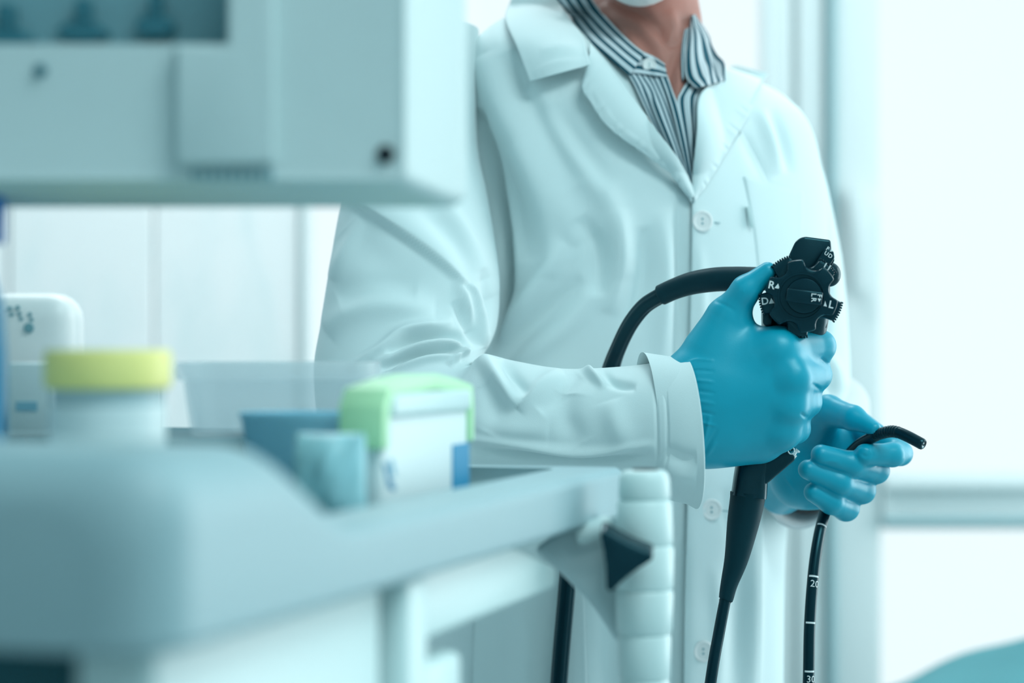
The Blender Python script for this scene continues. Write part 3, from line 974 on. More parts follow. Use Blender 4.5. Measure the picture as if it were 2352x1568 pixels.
# ---- left sleeve (image right, behind): upper arm, then the forearm coming forward to the cuff
ls = [stc(1700, 195, 2.17, 1800, 232, 2.18, .03), stc(1760, 250, 2.17, 1850, 300, 2.19, .065), stc(1800, 340, 2.17, 1880, 390, 2.20, .075), stc(1828, 450, 2.17, 1903, 490, 2.21, .078),
      stc(1825, 600, 2.17, 1930, 620, 2.22, .076), stc(1822, 750, 2.17, 1943, 770, 2.22, .074), stc(1826, 880, 2.17, 1946, 890, 2.22, .072), stc(1835, 980, 2.17, 1925, 985, 2.21, .06)]
V, F, nr = loft(ls, 140, 14, 2.1)
F, N = outward(V, F)
V = sculpt(V, N, [([(1850, 330), (1865, 420), (1872, 520)], 10, 3, 'r'), ([(1870, 480), (1880, 600), (1872, 700)], 14, -3, 'r'), ([(1905, 560), (1915, 680), (1905, 800)], 14, 3, 'r'),
                  ([(1880, 800), (1915, 840), (1935, 900)], 14, 5, 'r'), ([(1870, 840), (1900, 880), (1930, 940)], 12, -5, 'r')])
link('sleeve', mesh_np('sleeve', V, F), M['coat'], coat)
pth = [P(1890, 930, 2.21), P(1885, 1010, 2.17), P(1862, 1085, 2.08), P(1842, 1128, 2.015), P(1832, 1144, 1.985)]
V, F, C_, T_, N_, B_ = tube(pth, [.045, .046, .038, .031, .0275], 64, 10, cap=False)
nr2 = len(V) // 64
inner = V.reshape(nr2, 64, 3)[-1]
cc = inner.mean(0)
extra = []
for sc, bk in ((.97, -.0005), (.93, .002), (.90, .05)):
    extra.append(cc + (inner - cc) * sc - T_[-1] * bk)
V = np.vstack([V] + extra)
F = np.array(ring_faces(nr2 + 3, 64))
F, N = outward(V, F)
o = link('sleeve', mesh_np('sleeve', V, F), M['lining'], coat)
o['label'] = 'grey lining on the underside of the far cuff'

# ---- trousers and shoes under the hem (below the picture)
for sx in (-0.09, 0.09):
    c = Vector((0.135 + sx, 2.085 + sx * .35, 0))
    V, F, *_ = tube([c + Vector((0, 0, .80)), c + Vector((0, -.01, .45)), c + Vector((0, .01, .08))], [.085, .065, .055], 32, 8)
    link('trouser_leg', mesh_np('trouser_leg', V, F), M['trousers'], person)
    V, F = snets(lambda X: smin(rcone(X, (c.x, c.y + .04, .045), (c.x + .02, c.y - .14, .035), .042, .034), rcone(X, (c.x, c.y + .03, .05), (c.x, c.y + .03, .10), .04, .042), .03),
                 (c.x - .07, c.y - .2, 0.0), (c.x + .08, c.y + .11, .16), .006)
    V[:, 2] = np.maximum(V[:, 2], 0.002)
    link('shoe', mesh_np('shoe', V, F), M['shoe'], person)


# ---- gloved hands
def hand(name, palm, fingers, kp, kf, h, pad=.03, extra_relax=2, strokes=None, label=None):
    q = lambda a: np.array(P(*a[:3]), dtype=np.float32)
    prims = [(q(a), q(b), a[3], b[3]) for a, b in palm]
    fins = []
    allp = [p for pr in prims for p in pr[:2]]
    for ch in fingers:
        fins.append([(q(ch[i]), q(ch[i + 1]), ch[i][3], ch[i + 1][3]) for i in range(len(ch) - 1)])
        allp += [p for s in fins[-1] for p in s[:2]]
    allp = np.array(allp)

    def f(X):
        d = None
        for a, b, ra, rb in prims:
            e = rcone(X, a, b, ra, rb)
            d = e if d is None else smin(d, e, kp)
        for ch in fins:
            e = None
            for a, b, ra, rb in ch:
                g = rcone(X, a, b, ra, rb)
                e = g if e is None else smin(e, g, .004)
            d = smin(d, e, kf)
        return d
    V, F = snets(f, allp.min(0) - pad, allp.max(0) + pad, h)
    V = relax(V, F, extra_relax, .4)
    if strokes:
        V = sculpt(V, vnormals(V, F), strokes)
    o = link(name, mesh_np(name, V, F), M['glove'], person)
    o['label'] = label
    return o


glove_strokes = [([(1574 + 3 * k, 835 + 22 * k), (1600 + 2 * k, 826 + 24 * k), (1640 + k, 828 + 25 * k)], 3.2, .7 * (-1) ** k, 'r') for k in range(7)]
glove_strokes += [([(1604, 1040), (1620, 1000), (1632, 950)], 4, 1.0, 'r'), ([(1614, 1045), (1634, 1010), (1650, 985)], 4, -.8, 'r'), ([(1622, 1048), (1645, 1015)], 4, .8, 'r'),
                  ([(1640, 690), (1665, 700), (1690, 715)], 4, -.5, 'r'), ([(1885, 822), (1897, 832), (1905, 838)], 4, -1.2, 'r'), ([(1866, 880), (1878, 890), (1886, 894)], 4, -1.2, 'r'),
                  ([(1838, 948), (1848, 956), (1858, 960)], 4, -1.0, 'r')]
hand('glove',
     [((1545, 900, 1.742, .020), (1640, 880, 1.738, .021)), ((1540, 985, 1.742, .020), (1640, 985, 1.740, .020)),
      ((1610, 876, 1.738, .022), (1790, 806, 1.724, .0142)), ((1620, 915, 1.735, .021), (1815, 869, 1.718, .0138)),
      ((1620, 960, 1.736, .021), (1808, 932, 1.721, .0133)), ((1620, 1000, 1.741, .019), (1792, 990, 1.729, .0130)),
      ((1630, 1005, 1.745, .0185), (1745, 1010, 1.745, .0175)), ((1690, 800, 1.738, .016), (1770, 806, 1.730, .0155)),
      ((1605, 862, 1.742, .020), (1671, 735, 1.738, .0155))],
     [[(1788, 803, 1.720, .0150), (1882, 795, 1.752, .0122), (1875, 800, 1.785, .0105), (1800, 815, 1.795, .009)],
      [(1822, 868, 1.715, .0146), (1874, 861, 1.755, .0118), (1855, 868, 1.787, .0105), (1785, 880, 1.795, .009)],
      [(1814, 932, 1.718, .0142), (1852, 923, 1.756, .0114), (1828, 930, 1.787, .010), (1765, 940, 1.793, .0085)],
      [(1798, 988, 1.726, .0137), (1827, 984, 1.757, .0110), (1800, 990, 1.782, .0095), (1745, 1000, 1.788, .008)],
      [(1640, 800, 1.741, .021), (1671, 730, 1.737, .0150), (1713, 666, 1.726, .0108), (1763, 623, 1.722, .0072)]],
     .018, .0075, .0011, strokes=glove_strokes, label='blue nitrile glove gripping the endoscope handle')
hand('glove',
     [((1795, 1128, 1.950, .020), (1855, 1082, 1.885, .024)), ((1852, 1070, 1.885, .022), (1960, 985, 1.875, .0125)),
      ((1852, 1078, 1.885, .022), (1982, 1036, 1.880, .0125)), ((1852, 1085, 1.885, .022), (1970, 1088, 1.880, .0125)),
      ((1845, 1100, 1.890, .020), (1940, 1132, 1.875, .012)), ((1845, 1040, 1.880, .018), (1890, 965, 1.850, .013))],
     [[(1968, 975, 1.873, .0125), (2068, 1041, 1.838, .0094), (2050, 1044, 1.815, .0092), (1987, 1044, 1.803, .0088)],
      [(1982, 1036, 1.878, .0125), (2012, 1080, 1.834, .0103), (1960, 1066, 1.808, .0098), (1886, 1044, 1.801, .0082)],
      [(1970, 1088, 1.878, .0125), (1980, 1126, 1.836, .0104), (1930, 1108, 1.810, .0098), (1856, 1078, 1.803, .0080)],
      [(1940, 1132, 1.873, .012), (1943, 1166, 1.838, .0103), (1910, 1152, 1.816, .0096), (1869, 1130, 1.810, .0080)],
      [(1865, 1000, 1.868, .0165), (1902, 944, 1.840, .0128), (1960, 960, 1.816, .0098), (2008, 984, 1.800, .0056)]],
     .016, .0022, .0011,
     strokes=[([(1975, 1040), (1990, 1048), (2008, 1040)], 4, -.7, 'r'), ([(1968, 1034), (1985, 1030), (2000, 1034)], 4, .6, 'r'), ([(1880, 1066), (1905, 1058), (1930, 1062)], 4, .6, 'r'),
              ([(1800, 1090), (1815, 1110), (1830, 1130)], 4, .8, 'r')],
     label='blue nitrile glove pinching the endoscope tip')

# ------------------------------------------------------------------ endoscope
scope = thing('endoscope', P(1800, 1000, 1.77), 'black flexible endoscope with control wheels held in blue gloved hands', 'endoscope')


def star_rings(n, R, Rc, rc, phase, rings, ns=360):
    """Wheel with n lobes left between round scallops (centre radius Rc, radius rc): rings of (inset, local depth, circle radius or None)."""
    th = np.linspace(0, 2 * np.pi, ns, endpoint=False)
    d = (th - phase + math.pi / n) % (2 * math.pi / n)
    d = np.minimum(d, 2 * math.pi / n - d)
    disc = rc ** 2 - (Rc * np.sin(d)) ** 2
    t = np.where(disc > 0, Rc * np.cos(d) - np.sqrt(np.maximum(disc, 0)), 9.0)
    r = np.minimum(R, t)
    for _ in range(4):
        r = (np.roll(r, 1) + np.roll(r, -1) + 2 * r) / 4
    V = []
    for ins, y, circ in rings:
        rr = (r - ins) if circ is None else np.full(ns, circ)
        V += [(a * math.cos(b), y, a * math.sin(b)) for a, b in zip(rr, th)]
    return np.array(V), ring_faces(len(rings), ns, True, True)


def place(name, V, F, c, material, parent, ang=35, rot=None):
    V = [c + ((rot @ Vector(v)) if rot is not None else Vector(v)) for v in V]
    me = mesh_np(name, V, F)
    bm = bmesh.new(); bm.from_mesh(me); bmesh.ops.recalc_face_normals(bm, faces=bm.faces); bm.to_mesh(me); bm.free()
    shade_auto(me, ang)
    return link(name, me, material, parent)


TILT = (Matrix.Rotation(math.radians(-7), 3, 'Z') @ Matrix.Rotation(math.radians(4), 3, 'X'))
WY = 1.706
# grip and control head
gs = [st(1812, 598, 1.752, 1905, 600, 1.752, .018), st(1775, 640, 1.752, 1905, 640, 1.752, .020), st(1752, 700, 1.753, 1903, 700, 1.753, .021), st(1750, 755, 1.755, 1897, 758, 1.755, .021),
      st(1745, 830, 1.765, 1868, 840, 1.765, .019), st(1725, 930, 1.772, 1830, 940, 1.772, .018), st(1700, 1020, 1.772, 1790, 1030, 1.772, .017), st(1688, 1080, 1.768, 1766, 1086, 1.768, .0145),
      st(1680, 1135, 1.765, 1760, 1145, 1.765, .0135)]
V, F, nr = loft(gs, 72, 8, 3.2)
F = [tuple(f) for f in F] + [tuple(range(72)), tuple(range((nr - 1) * 72, nr * 72))]
place('grip', V, F, Vector((0, 0, 0)), M['black'], scope, 40)
hp = [(1800, 640), (1803, 606), (1826, 556), (1836, 547), (1848, 543), (1908, 551), (1910, 575), (1906, 600), (1900, 640)]
link('head_cover', prism_mesh('head_cover', hp, lambda a, b, d: P(a, b, 1.728 + d), 0, .045, .0018, 3), M['black'], scope)
link('side_plate', prism_mesh('side_plate', [(1752, 690), (1778, 690), (1772, 748), (1762, 752), (1752, 742)], lambda a, b, d: P(a, b, 1.727 + d), 0, .012, .001), M['black'], scope)
link('side_plate', prism_mesh('side_plate', [(1893, 735), (1902, 730), (1899, 752), (1894, 756)], lambda a, b, d: P(a, b, 1.74 + d), 0, .012, .001), M['black'], scope)
place('valve_knob', *lathe([(.0001, -.0095)] + [(.0088 * math.cos(math.radians(a)), .0095 * math.sin(math.radians(a))) for a in range(-80, 81, 10)] + [(.0001, .0095)], 40), P(1905, 630, 1.742), M['rubber'], scope, 60)

# large up/down wheel
ph5 = math.radians(48)
R5 = px2m(94, WY + .01)
V, F = star_rings(5, R5, px2m(98, WY), px2m(34, WY), ph5, [(.0022, .006, None), (.0006, .0068, None), (0, .0085, None), (0, .0155, None), (.0006, .017, None), (.002, .0176, None)])
wheel5 = place('control_wheel', V, F, P(1840, 681, WY), M['black'], scope, 40, TILT)
wheel5['label'] = 'large rear control wheel'
# ridges on the lobe ends of the large wheel
for k in range(5):
    a0 = ph5 + 2 * math.pi * k / 5
    for j in range(-4, 5):
        a = a0 + j * .062
        c = P(1840, 681, WY) + TILT @ Vector((R5 * math.cos(a), .012, R5 * math.sin(a)))
        rot = TILT @ Matrix.Rotation(-a, 3, 'Y')
        link('ridge', box_mesh('ridge', (-.001, -.005, -.0006), (.0011, .005, .0006), .0003, 1, Matrix.Translation(c) @ rot.to_4x4()), M['black'], wheel5)
# small left/right wheel
ph6 = math.radians(100)
R6 = px2m(84, WY)
V, F = star_rings(6, R6, px2m(89, WY), px2m(25, WY), ph6, [(.0001, .0, .0001), (.0, .0, px2m(49, WY)), (.0, -.0012, px2m(50, WY)), (0, -.0012, px2m(54.5, WY)), (0, -.0006, px2m(55, WY)), (.0018, -.0006, None), (.0006, 0.0, None), (0, .0014, None), (0, .005, None), (.0015, .006, None)])
wheel6 = place('control_wheel', V, F, P(1841, 680, WY), M['black'], scope, 30, TILT)
wheel6['label'] = 'small front control wheel with white letters'
# centre lock knob with its grip bar
KR = px2m(42, WY)
knob = place('lock_knob', [TILT @ (Matrix.Rotation(math.radians(90), 3, 'X') @ Vector(v)) for v in lathe([(0.0001, -.004), (KR, -.004), (KR, .0015), (KR * .95, .003), (KR * .86, .0034), (0.0001, .0034)], 72)[0]],
             lathe([(0, 0)] * 6, 72)[1], P(1847, 679, WY), M['black'], scope, 30)
tb = math.radians(-7)
barM = Matrix.Translation(P(1847, 679, WY)) @ TILT.to_4x4() @ Matrix.Rotation(-tb, 4, 'Y')
link('grip_bar', box_mesh('grip_bar', (-KR * .97, -.0085, -KR * .40), (KR * .99, -.002, KR * .34), .0014, 3, barM), M['black'], knob)
# U/D brake lever
link('brake_lever', prism_mesh('brake_lever', [(1842, 632), (1872, 606), (1893, 572), (1903, 568), (1915, 578), (1917, 592), (1908, 606), (1890, 622), (1868, 640)], lambda a, b, d: P(a, b, 1.718 + d), 0, .008, .001), M['black'], scope)
link('brake_lever', prism_mesh('brake_lever', [(1906, 590), (1914, 584), (1917, 598), (1910, 612), (1903, 606)], lambda a, b, d: P(a, b, 1.728 + d), 0, .010, .001), M['black'], scope)


def print_text(parts, frame, parent, name='marking'):
    """Flat lettering: parts = (text or 'up'/'down' triangle, x, z, size, rotation deg) in metres in the frame's x-z plane."""
    bm = bmesh.new()
    for txt, x, z, size, rot in parts:
        R = Matrix.Translation((x, 0, z)) @ Matrix.Rotation(-math.radians(rot), 4, 'Y')
        if txt in ('up', 'down'):
            s = 1 if txt == 'up' else -1
            vs = [bm.verts.new(R @ Vector((a * size, 0, b * size * s))) for a, b in ((-.42, -.36), (.42, -.36), (0, .42))]
            bm.faces.new(vs)
            continue
        cu = bpy.data.curves.new('t', 'FONT')
        cu.body = txt; cu.size = size; cu.align_x = 'CENTER'; cu.align_y = 'CENTER'; cu.offset = size * .018
        cu.resolution_u = 3
        ob = bpy.data.objects.new('t', cu); COL.objects.link(ob)
        me = bpy.data.meshes.new_from_object(ob)
        me.transform(R @ Matrix.Rotation(math.radians(90), 4, 'X'))
        bm.from_mesh(me)
        bpy.data.objects.remove(ob); bpy.data.curves.remove(cu); bpy.data.meshes.remove(me)
    bm.transform(frame)
    me = bpy.data.meshes.new(name); bm.to_mesh(me); bm.free()
    return link(name, me, M['print'], parent)


def wframe(px, py, Y):
    return Matrix.Translation(P(px, py, Y)) @ TILT.to_4x4()


s_ = px2m(1, WY)
cw = P(1841, 680, WY)


def onwheel(px, py, depth):
    """Point on the tilted wheel plane at a picture position."""
    n = TILT @ Vector((0, 1, 0))
    o_ = cw + n * depth
    d = P(px, py, 1.0) - ORG
    t = n.dot(o_ - ORG) / n.dot(d)
    return Matrix.Translation(ORG + d * t) @ TILT.to_4x4()


print_text([('R', -6 * s_, 0, 25 * s_, -12), ('up', 8 * s_, -2 * s_, 15 * s_, -12)], onwheel(1778, 655, -.0008), wheel6)
print_text([('up', -8 * s_, 1 * s_, 16 * s_, -12), ('L', 7 * s_, -2 * s_, 24 * s_, -12)], onwheel(1902, 698, -.0008), wheel6)
print_text([('D', -7 * s_, 0, 23 * s_, 6), ('up', 8 * s_, 1 * s_, 16 * s_, 6)], onwheel(1764, 692, .0058), wheel5)
print_text([('U', 0, 0, 22 * s_, -30)], onwheel(1899, 614, .0058), wheel5)
print_text([('F', -1 * s_, 4 * s_, 15 * s_, -95), ('down', -1 * s_, -6 * s_, 10 * s_, -5), ('L', -14 * s_, 6 * s_, 16 * s_, -95), ('R', -14 * s_, -5 * s_, 16 * s_, -95)], onwheel(1883, 683, -.0087), knob)
print_text([('F', -3 * s_, 8 * s_, 13 * s_, -32), ('up', 6 * s_, 3 * s_, 8 * s_, -120), ('U', -6 * s_, -3 * s_, 13 * s_, -32), ('D', 3 * s_, -9 * s_, 13 * s_, -32)], Matrix.Translation(P(1904, 579, 1.7172)), scope)

# biopsy channel branch, steel port, bend boot
link('channel_branch', prism_mesh('channel_branch', [(1733, 1060), (1800, 1030), (1826, 1046), (1826, 1056), (1760, 1112), (1732, 1118)], lambda a, b, d: P(a, b, 1.755 + d), 0, .022, .003, 3), M['black'], scope)
rot = Matrix.Rotation(math.radians(38), 4, 'Y')
lathe_obj('channel_port', [(0.0001, 0), (.0042, 0), (.0042, .003), (.0028, .0034), (.0028, .0055), (.0040, .006), (.0040, .0072), (.0001, .0072)], M['chrome'], scope, P(1816, 1047, 1.760), 28, 40, rot=rot)
ring = [P(1817 + 7 * math.cos(a), 1034 + 8 * math.sin(a), 1.748) for a in np.linspace(0, 2 * math.pi, 17)]
V, F, *_ = tube(ring, [.0006] * 17, 8, 2, cap=False)
link('port_ring', mesh_np('port_ring', V, F), M['chrome'], scope)
V, F, *_ = tube([P(1718, 1132, 1.765), P(1716, 1150, 1.765), P(1707, 1200, 1.765), P(1692, 1280, 1.764), P(1675, 1340, 1.763), P(1668, 1373, 1.762), P(1667, 1376, 1.762)],
                [px2m(41, 1.765), px2m(40, 1.765), px2m(37, 1.765), px2m(28, 1.764), px2m(20, 1.763), px2m(17, 1.762), px2m(15, 1.762)], 40, 8)
link('bend_boot', mesh_np('bend_boot', V, F), M['rubber_matt'], scope)

# insertion tube: from the boot down in a loop and up to the far hand
tp = [(1668, 1366, 1.762), (1652, 1450, 1.758), (1632, 1568, 1.752), (1596, 1850, 1.75), (1610, 2300, 1.755), (1720, 2560, 1.77), (1830, 2300, 1.785), (1850, 1850, 1.79), (1857, 1568, 1.793),
      (1860, 1430, 1.797), (1869, 1310, 1.806), (1881, 1230, 1.818), (1894, 1180, 1.830), (1914, 1115, 1.842), (1940, 1058, 1.836), (1972, 1022, 1.818), (2012, 1000, 1.799)]
pts = [P(*p) for p in tp]
rad = [px2m(13.5, 1.76)] * 3 + [.0046] * 6 + [px2m(13.2, 1.80)] * 4 + [px2m(13, 1.82)] * 4
V, F, TC, TT, TN, TB = tube(pts, rad, 28, 14)
itube = link('insertion_tube', mesh_np('insertion_tube', V, F), M['rubber'], scope)
# bending section and tip
tp = [(2008, 1001, 1.801), (2022, 996, 1.796), (2042, 991, 1.788), (2060, 992, 1.782), (2085, 1002, 1.775), (2117, 1019, 1.767)]
V, F, BC, BT, BN, BB = tube([P(*p) for p in tp], [px2m(12.5, 1.80), px2m(13, 1.8), px2m(13.5, 1.79), px2m(13.5, 1.78), px2m(13.5, 1.775), px2m(13.5, 1.767)], 28, 24)
V = V.reshape(-1, 28, 3)
wob = 1 + .05 * np.sin(np.arange(len(V)) * .95) * (np.arange(len(V)) < len(V) * .62)
V = BC[:, None] + (V - BC[:, None]) * wob[:, None, None]
link('bending_section', mesh_np('bending_section', V.reshape(-1, 3), F), M['rubber'], scope)
tipc, tipt = Vector(BC[-1]), Vector(BT[-1])
# the tip's face looks along the tube and a little towards the lens
fr = tipt.to_track_quat('Z', 'Y').to_matrix().to_4x4()
rt = px2m(13.2, 1.767)
cap_ = lathe_obj('tip_cap', [(rt * 1.01, -.012), (rt * 1.02, -.002), (rt * .97, .0012), (rt * .80, .0020), (0.0001, .0020)], M['black'], scope, tipc, 32, 40, rot=fr)
for (a, b, r, m_) in ((.0015, .0012, .0012, 'hole'), (-.0013, .0014, .0007, 'chrome'), (-.0002, -.0018, .0011, 'chrome'), (-.0019, -.0008, .0005, 'print')):
    lathe_obj('lens', [(0.0001, 0), (r, 0), (r * .9, .0004), (0.0001, .0005)], M[m_], cap_, Matrix.Translation(tipc) @ fr @ Vector((a, b, .0019)), 16, 30, rot=fr)

# graduation marks on the visible run of the tube
tx, ty = project(TC)


def tube_mark(target_y, txt=None):
    k = min((i for i in range(len(TC)) if tx[i] > 1800), key=lambda i: abs(ty[i] - target_y) + abs(tx[i] - 1865) * .1)
    c, t = TC[k], TT[k]
    view = -np.array(c) + np.array([0, 0, CZ]); view /= np.linalg.norm(view)
    view = view - t * np.dot(view, t); view /= np.linalg.norm(view)
    side = np.cross(t, view)
    if side[0] < 0:
        side = -side
    r = px2m(13.2, c[1]) + .00012
    V = []; F = []
    for i, a in enumerate(np.linspace(-.75, 1.15, 17)):
        d = math.sin(a) * side + math.cos(a) * view
        for s in (-.0007, .0007):
            V.append(c + d * r + t * s)
    F = [(2 * i, 2 * i + 2, 2 * i + 3, 2 * i + 1) for i in range(16)]
    link('graduation', mesh_np('graduation', V, F), M['print'], itube)
    if txt:
        cu = bpy.data.curves.new('t', 'FONT'); cu.body = txt; cu.size = .0078; cu.align_x = 'CENTER'; cu.align_y = 'CENTER'; cu.resolution_u = 2
        ob = bpy.data.objects.new('t', cu); COL.objects.link(ob)
        me = bpy.data.meshes.new_from_object(ob)
        bpy.data.objects.remove(ob); bpy.data.curves.remove(cu)
        bm = bmesh.new(); bm.from_mesh(me); bmesh.ops.triangulate(bm, faces=bm.faces); bmesh.ops.subdivide_edges(bm, edges=bm.edges, cuts=2); 
        upv = -t if t[2] < 0 else t
        for v in bm.verts:
            a = v.co.x / r + .45
            d = math.sin(a) * side + math.cos(a) * view
            v.co = Vector(c + d * (r + .0001) + upv * (v.co.y - .0062))
        bm.to_mesh(me); bm.free(); me.name = 'graduation'
        link('graduation', me, M['print'], itube)


for yy, tx_ in ((1209, None), (1322, '20'), (1432, None), (1540, '30')):
    tube_mark(yy, tx_)

# universal cord: moulded sleeve, then the ribbed cord that hangs behind the arm
V, F, *_ = tube([P(1775, 640, 1.762), P(1740, 640, 1.775), P(1690, 640, 1.785), P(1640, 642, 1.793), P(1590, 650, 1.803), P(1550, 663, 1.811), P(1519, 677, 1.818)],
                [px2m(27, 1.78)] * 2 + [px2m(28, 1.79)] * 2 + [px2m(26.5, 1.80), px2m(24.5, 1.81), px2m(24, 1.815)], 36, 10)
link('cord_sleeve', mesh_np('cord_sleeve', V, F), M['rubber_matt'], scope)
cp = [(1530, 670, 1.816), (1516, 679, 1.819), (1480, 703, 1.830), (1447, 745, 1.842), (1420, 800, 1.858), (1402, 850, 1.872), (1368, 960, 1.888), (1335, 1120, 1.895), (1312, 1260, 1.895), (1298, 1400, 1.895), (1284, 1568, 1.895), (1262, 1900, 1.89), (1235, 2300, 1.88)]
cpts = [P(*p) for p in cp]
V, F, CC, CT, CN, CB = tube(cpts, [px2m(19, 1.83)] * 5 + [px2m(20.5, 1.87)] * 8, 40, 10)
rr = 1 - .09 * np.abs(np.sin(np.linspace(0, 2 * np.pi, 40, endpoint=False) * 3.5 + .6)) ** 6
V = V.reshape(-1, 40, 3); V = CC[:, None] + (V - CC[:, None]) * rr[None, :, None]
link('universal_cord', mesh_np('universal_cord', V.reshape(-1, 3), F), M['rubber'], scope)

# ------------------------------------------------------------------ equipment cart
O_ = Vector((-0.1295, 0.85, CZ))
U_ = Vector((.285, .958, 0)).normalized()
V_ = Vector((-.958, .285, 0)).normalized()


def L(u, v, z):
    return O_ + U_ * u + V_ * v + Vector((0, 0, z))


CF = Matrix((( U_.x, V_.x, 0, O_.x), (U_.y, V_.y, 0, O_.y), (0, 0, 1, O_.z), (0, 0, 0, 1)))
cart = thing('equipment_cart', L(.36, .25, -CZ), 'pale grey medical equipment cart with a raised rounded corner and tray top', 'cart')
LEN, WID = .735, .50
# top shell: rounded sections along its length, raised at the near end
us = np.concatenate([np.linspace(0, .035, 12), np.linspace(.05, .25, 34), np.linspace(.27, LEN - .02, 10), np.linspace(LEN - .018, LEN, 7)])
prof = []
for u in us:
    t = np.clip((u - .105) / .105, 0, 1); t = t * t * (3 - 2 * t)
    top = -.042 * (1 - t) + -.085 * t
    rad_ = .030 * (1 - t) + .0075 * t
    rn = .030
    ins = rn - math.sqrt(max(rn ** 2 - (rn - min(u, rn)) ** 2, 0)) if u < rn else 0
    rf = .018
    uf = LEN - u
    ins = max(ins, rf - math.sqrt(max(rf ** 2 - (rf - min(uf, rf)) ** 2, 0)) if uf < rf else 0)
    v0, v1, z0, z1 = ins, WID - ins, -.118, top - min(ins, .022) * .9
    rb = .004
    ring = []
    for (cv, cz, r, a0) in ((v0 + rb, z0 + rb, rb, 180), (v1 - rb, z0 + rb, rb, 270), (v1 - rad_, z1 - rad_, rad_, 0), (v0 + rad_, z1 - rad_, rad_, 90)):
        for k in range(9):
            a = math.radians(a0 + 90 * k / 8)
            ring.append(L(u, cv + r * math.cos(a), cz + r * math.sin(a)))
    prof.append(ring)
ns = len(prof[0])
V = np.array([v[:] for r in prof for v in r])
F = ring_faces(len(prof), ns, True, True)
top = place('top_shell', V, F, Vector((0, 0, 0)), M['cart'], cart, 50)
cut = link('cutter', box_mesh('cutter', (.245, .040, -.1045), (LEN - .040, WID - .04, -.03), .012, 3, CF), None)
bo = top.modifiers.new('recess', 'BOOLEAN'); bo.object = cut; bo.operation = 'DIFFERENCE'; bo.solver = 'EXACT'
dg = bpy.context.evaluated_depsgraph_get()
me = bpy.data.meshes.new_from_object(top.evaluated_get(dg))
top.modifiers.clear(); top.data = me
bpy.data.objects.remove(cut)
shade_auto(me, 40)
FLOOR_Z = -.1025
link('tray_mat', box_mesh('tray_mat', (.262, .056, -.1044), (LEN - .056, WID - .056, FLOOR_Z), .0008, 1, CF), M['mat'], cart)
link('rear_shelf', box_mesh('rear_shelf', (.512, .102, FLOOR_Z + .0002), (.688, .442, -.0602), .003, 2, CF), M['mat'], cart)
SHZ = CZ - .0600
# side panel, post, apron, drawer, under-body
link('side_panel', box_mesh('side_panel', (.022, .016, -.72), (.283, .050, -.1181), .006, 3, CF), M['cart_white'], cart)
link('side_panel', box_mesh('side_panel', (.022, WID - .05, -.72), (.283, WID - .016, -.1181), .006, 3, CF), M['cart_white'], cart)
link('inner_body', box_mesh('inner_body', (.06, .052, -.72), (.283, WID - .052, -.1181), .004, 2, CF), M['mat'], cart)
link('post', box_mesh('post', (.292, .006, -1.10), (.328, .045, -.1181), .007, 3, CF), M['cart_white'], cart)
link('post', box_mesh('post', (.292, WID - .045, -1.10), (.328, WID - .006, -.1181), .007, 3, CF), M['cart_white'], cart)
link('apron', prism_mesh('apron', [(.330, -.1185), (.492, -.1185), (.545, -.1300), (.590, -.1400), (.594, -.147), (.589, -.1535), (.330, -.1545)], lambda a, b, d: L(a, d, b), .012, .05, .003, 3), M['cart_white'], cart)
link('drawer', box_mesh('drawer', (.330, .012, -.30), (.400, .25, -.1675), .005, 3, CF), M['cart_white'], cart)
link('base', box_mesh('base', (.02, .02, -1.13), (.66, WID - .02, -1.09), .012, 3, CF), M['cart'], cart)
for cu_ in (.06, .62):
    for cv_ in (.06, WID - .06):
        V, F = lathe([(0.0001, -.012), (.030, -.012), (.035, -.008), (.035, .008), (.030, .012), (0.0001, .012)], 32)
        place('caster', V, F, L(cu_, cv_, -1.145 + .0), M['grey'], cart, 40, Matrix.Rotation(math.radians(90), 3, 'Y'))
# handle bracket, ribbed handle, clamp knob
BY = 1.462
link('handle_bracket', prism_mesh('handle_bracket', [(1224, 1262), (1280, 1222), (1372, 1185), (1450, 1180), (1470, 1330), (1452, 1460), (1420, 1480), (1368, 1400), (1338, 1366), (1290, 1318)], lambda a, b, d: P(a, b, BY + d), 0, .022, .005, 3), M['grey'], cart)
place('bracket_pin', *lathe([(0.0001, -.012), (.0048, -.0118), (.0064, -.009), (.0066, .009), (.0052, .012), (0.0001, .012)], 24), P(1364, 1217, 1.450), M['cart_white'], cart, 50, Matrix.Rotation(math.radians(72), 3, 'Y'))
HY = 1.445
k_ = px2m(1, HY)
prof = [(0.0001, 1079), (34, 1079), (46, 1080), (53, 1086), (58, 1100), (60, 1140), (58, 1144), (56, 1147), (58.5, 1150), (63, 1155), (66.5, 1244), (64.5, 1248), (62, 1251), (64.5, 1254), (68, 1259),
        (67, 1346), (65, 1350), (62, 1353), (64.5, 1356), (67, 1361), (63, 1448), (60.5, 1452), (57, 1455), (59, 1458), (61, 1463), (58.5, 1552), (56, 1556), (53, 1559), (55, 1562), (57, 1567), (56, 1660), (54, 1664), (55, 1672), (52, 1760), (46, 1790), (0.0001, 1792)]
hc = P(1480, 784, HY)
lathe_obj('handle', [(r * k_ if r > .01 else r, -(y - 784) * k_) for r, y in prof][::-1], M['cart_white'], cart, Vector((hc.x, HY, CZ)), 64, 70)
place('handle_cap', *lathe([(0.0001, -.001), (28 * k_, -.001), (30 * k_, .0005), (0.0001, .0008)], 40), P(1482, 1078, HY), M['hole'], cart, 40)
tips = [(1383, 1222), (1500, 1279), (1398, 1358)]
cx_, cy_ = sum(p[0] for p in tips) / 3, sum(p[1] for p in tips) / 3
poly = []
cen = np.array((cx_, cy_))
outs = [(np.array(p, float) - cen) / np.linalg.norm(np.array(p, float) - cen) for p in tips]
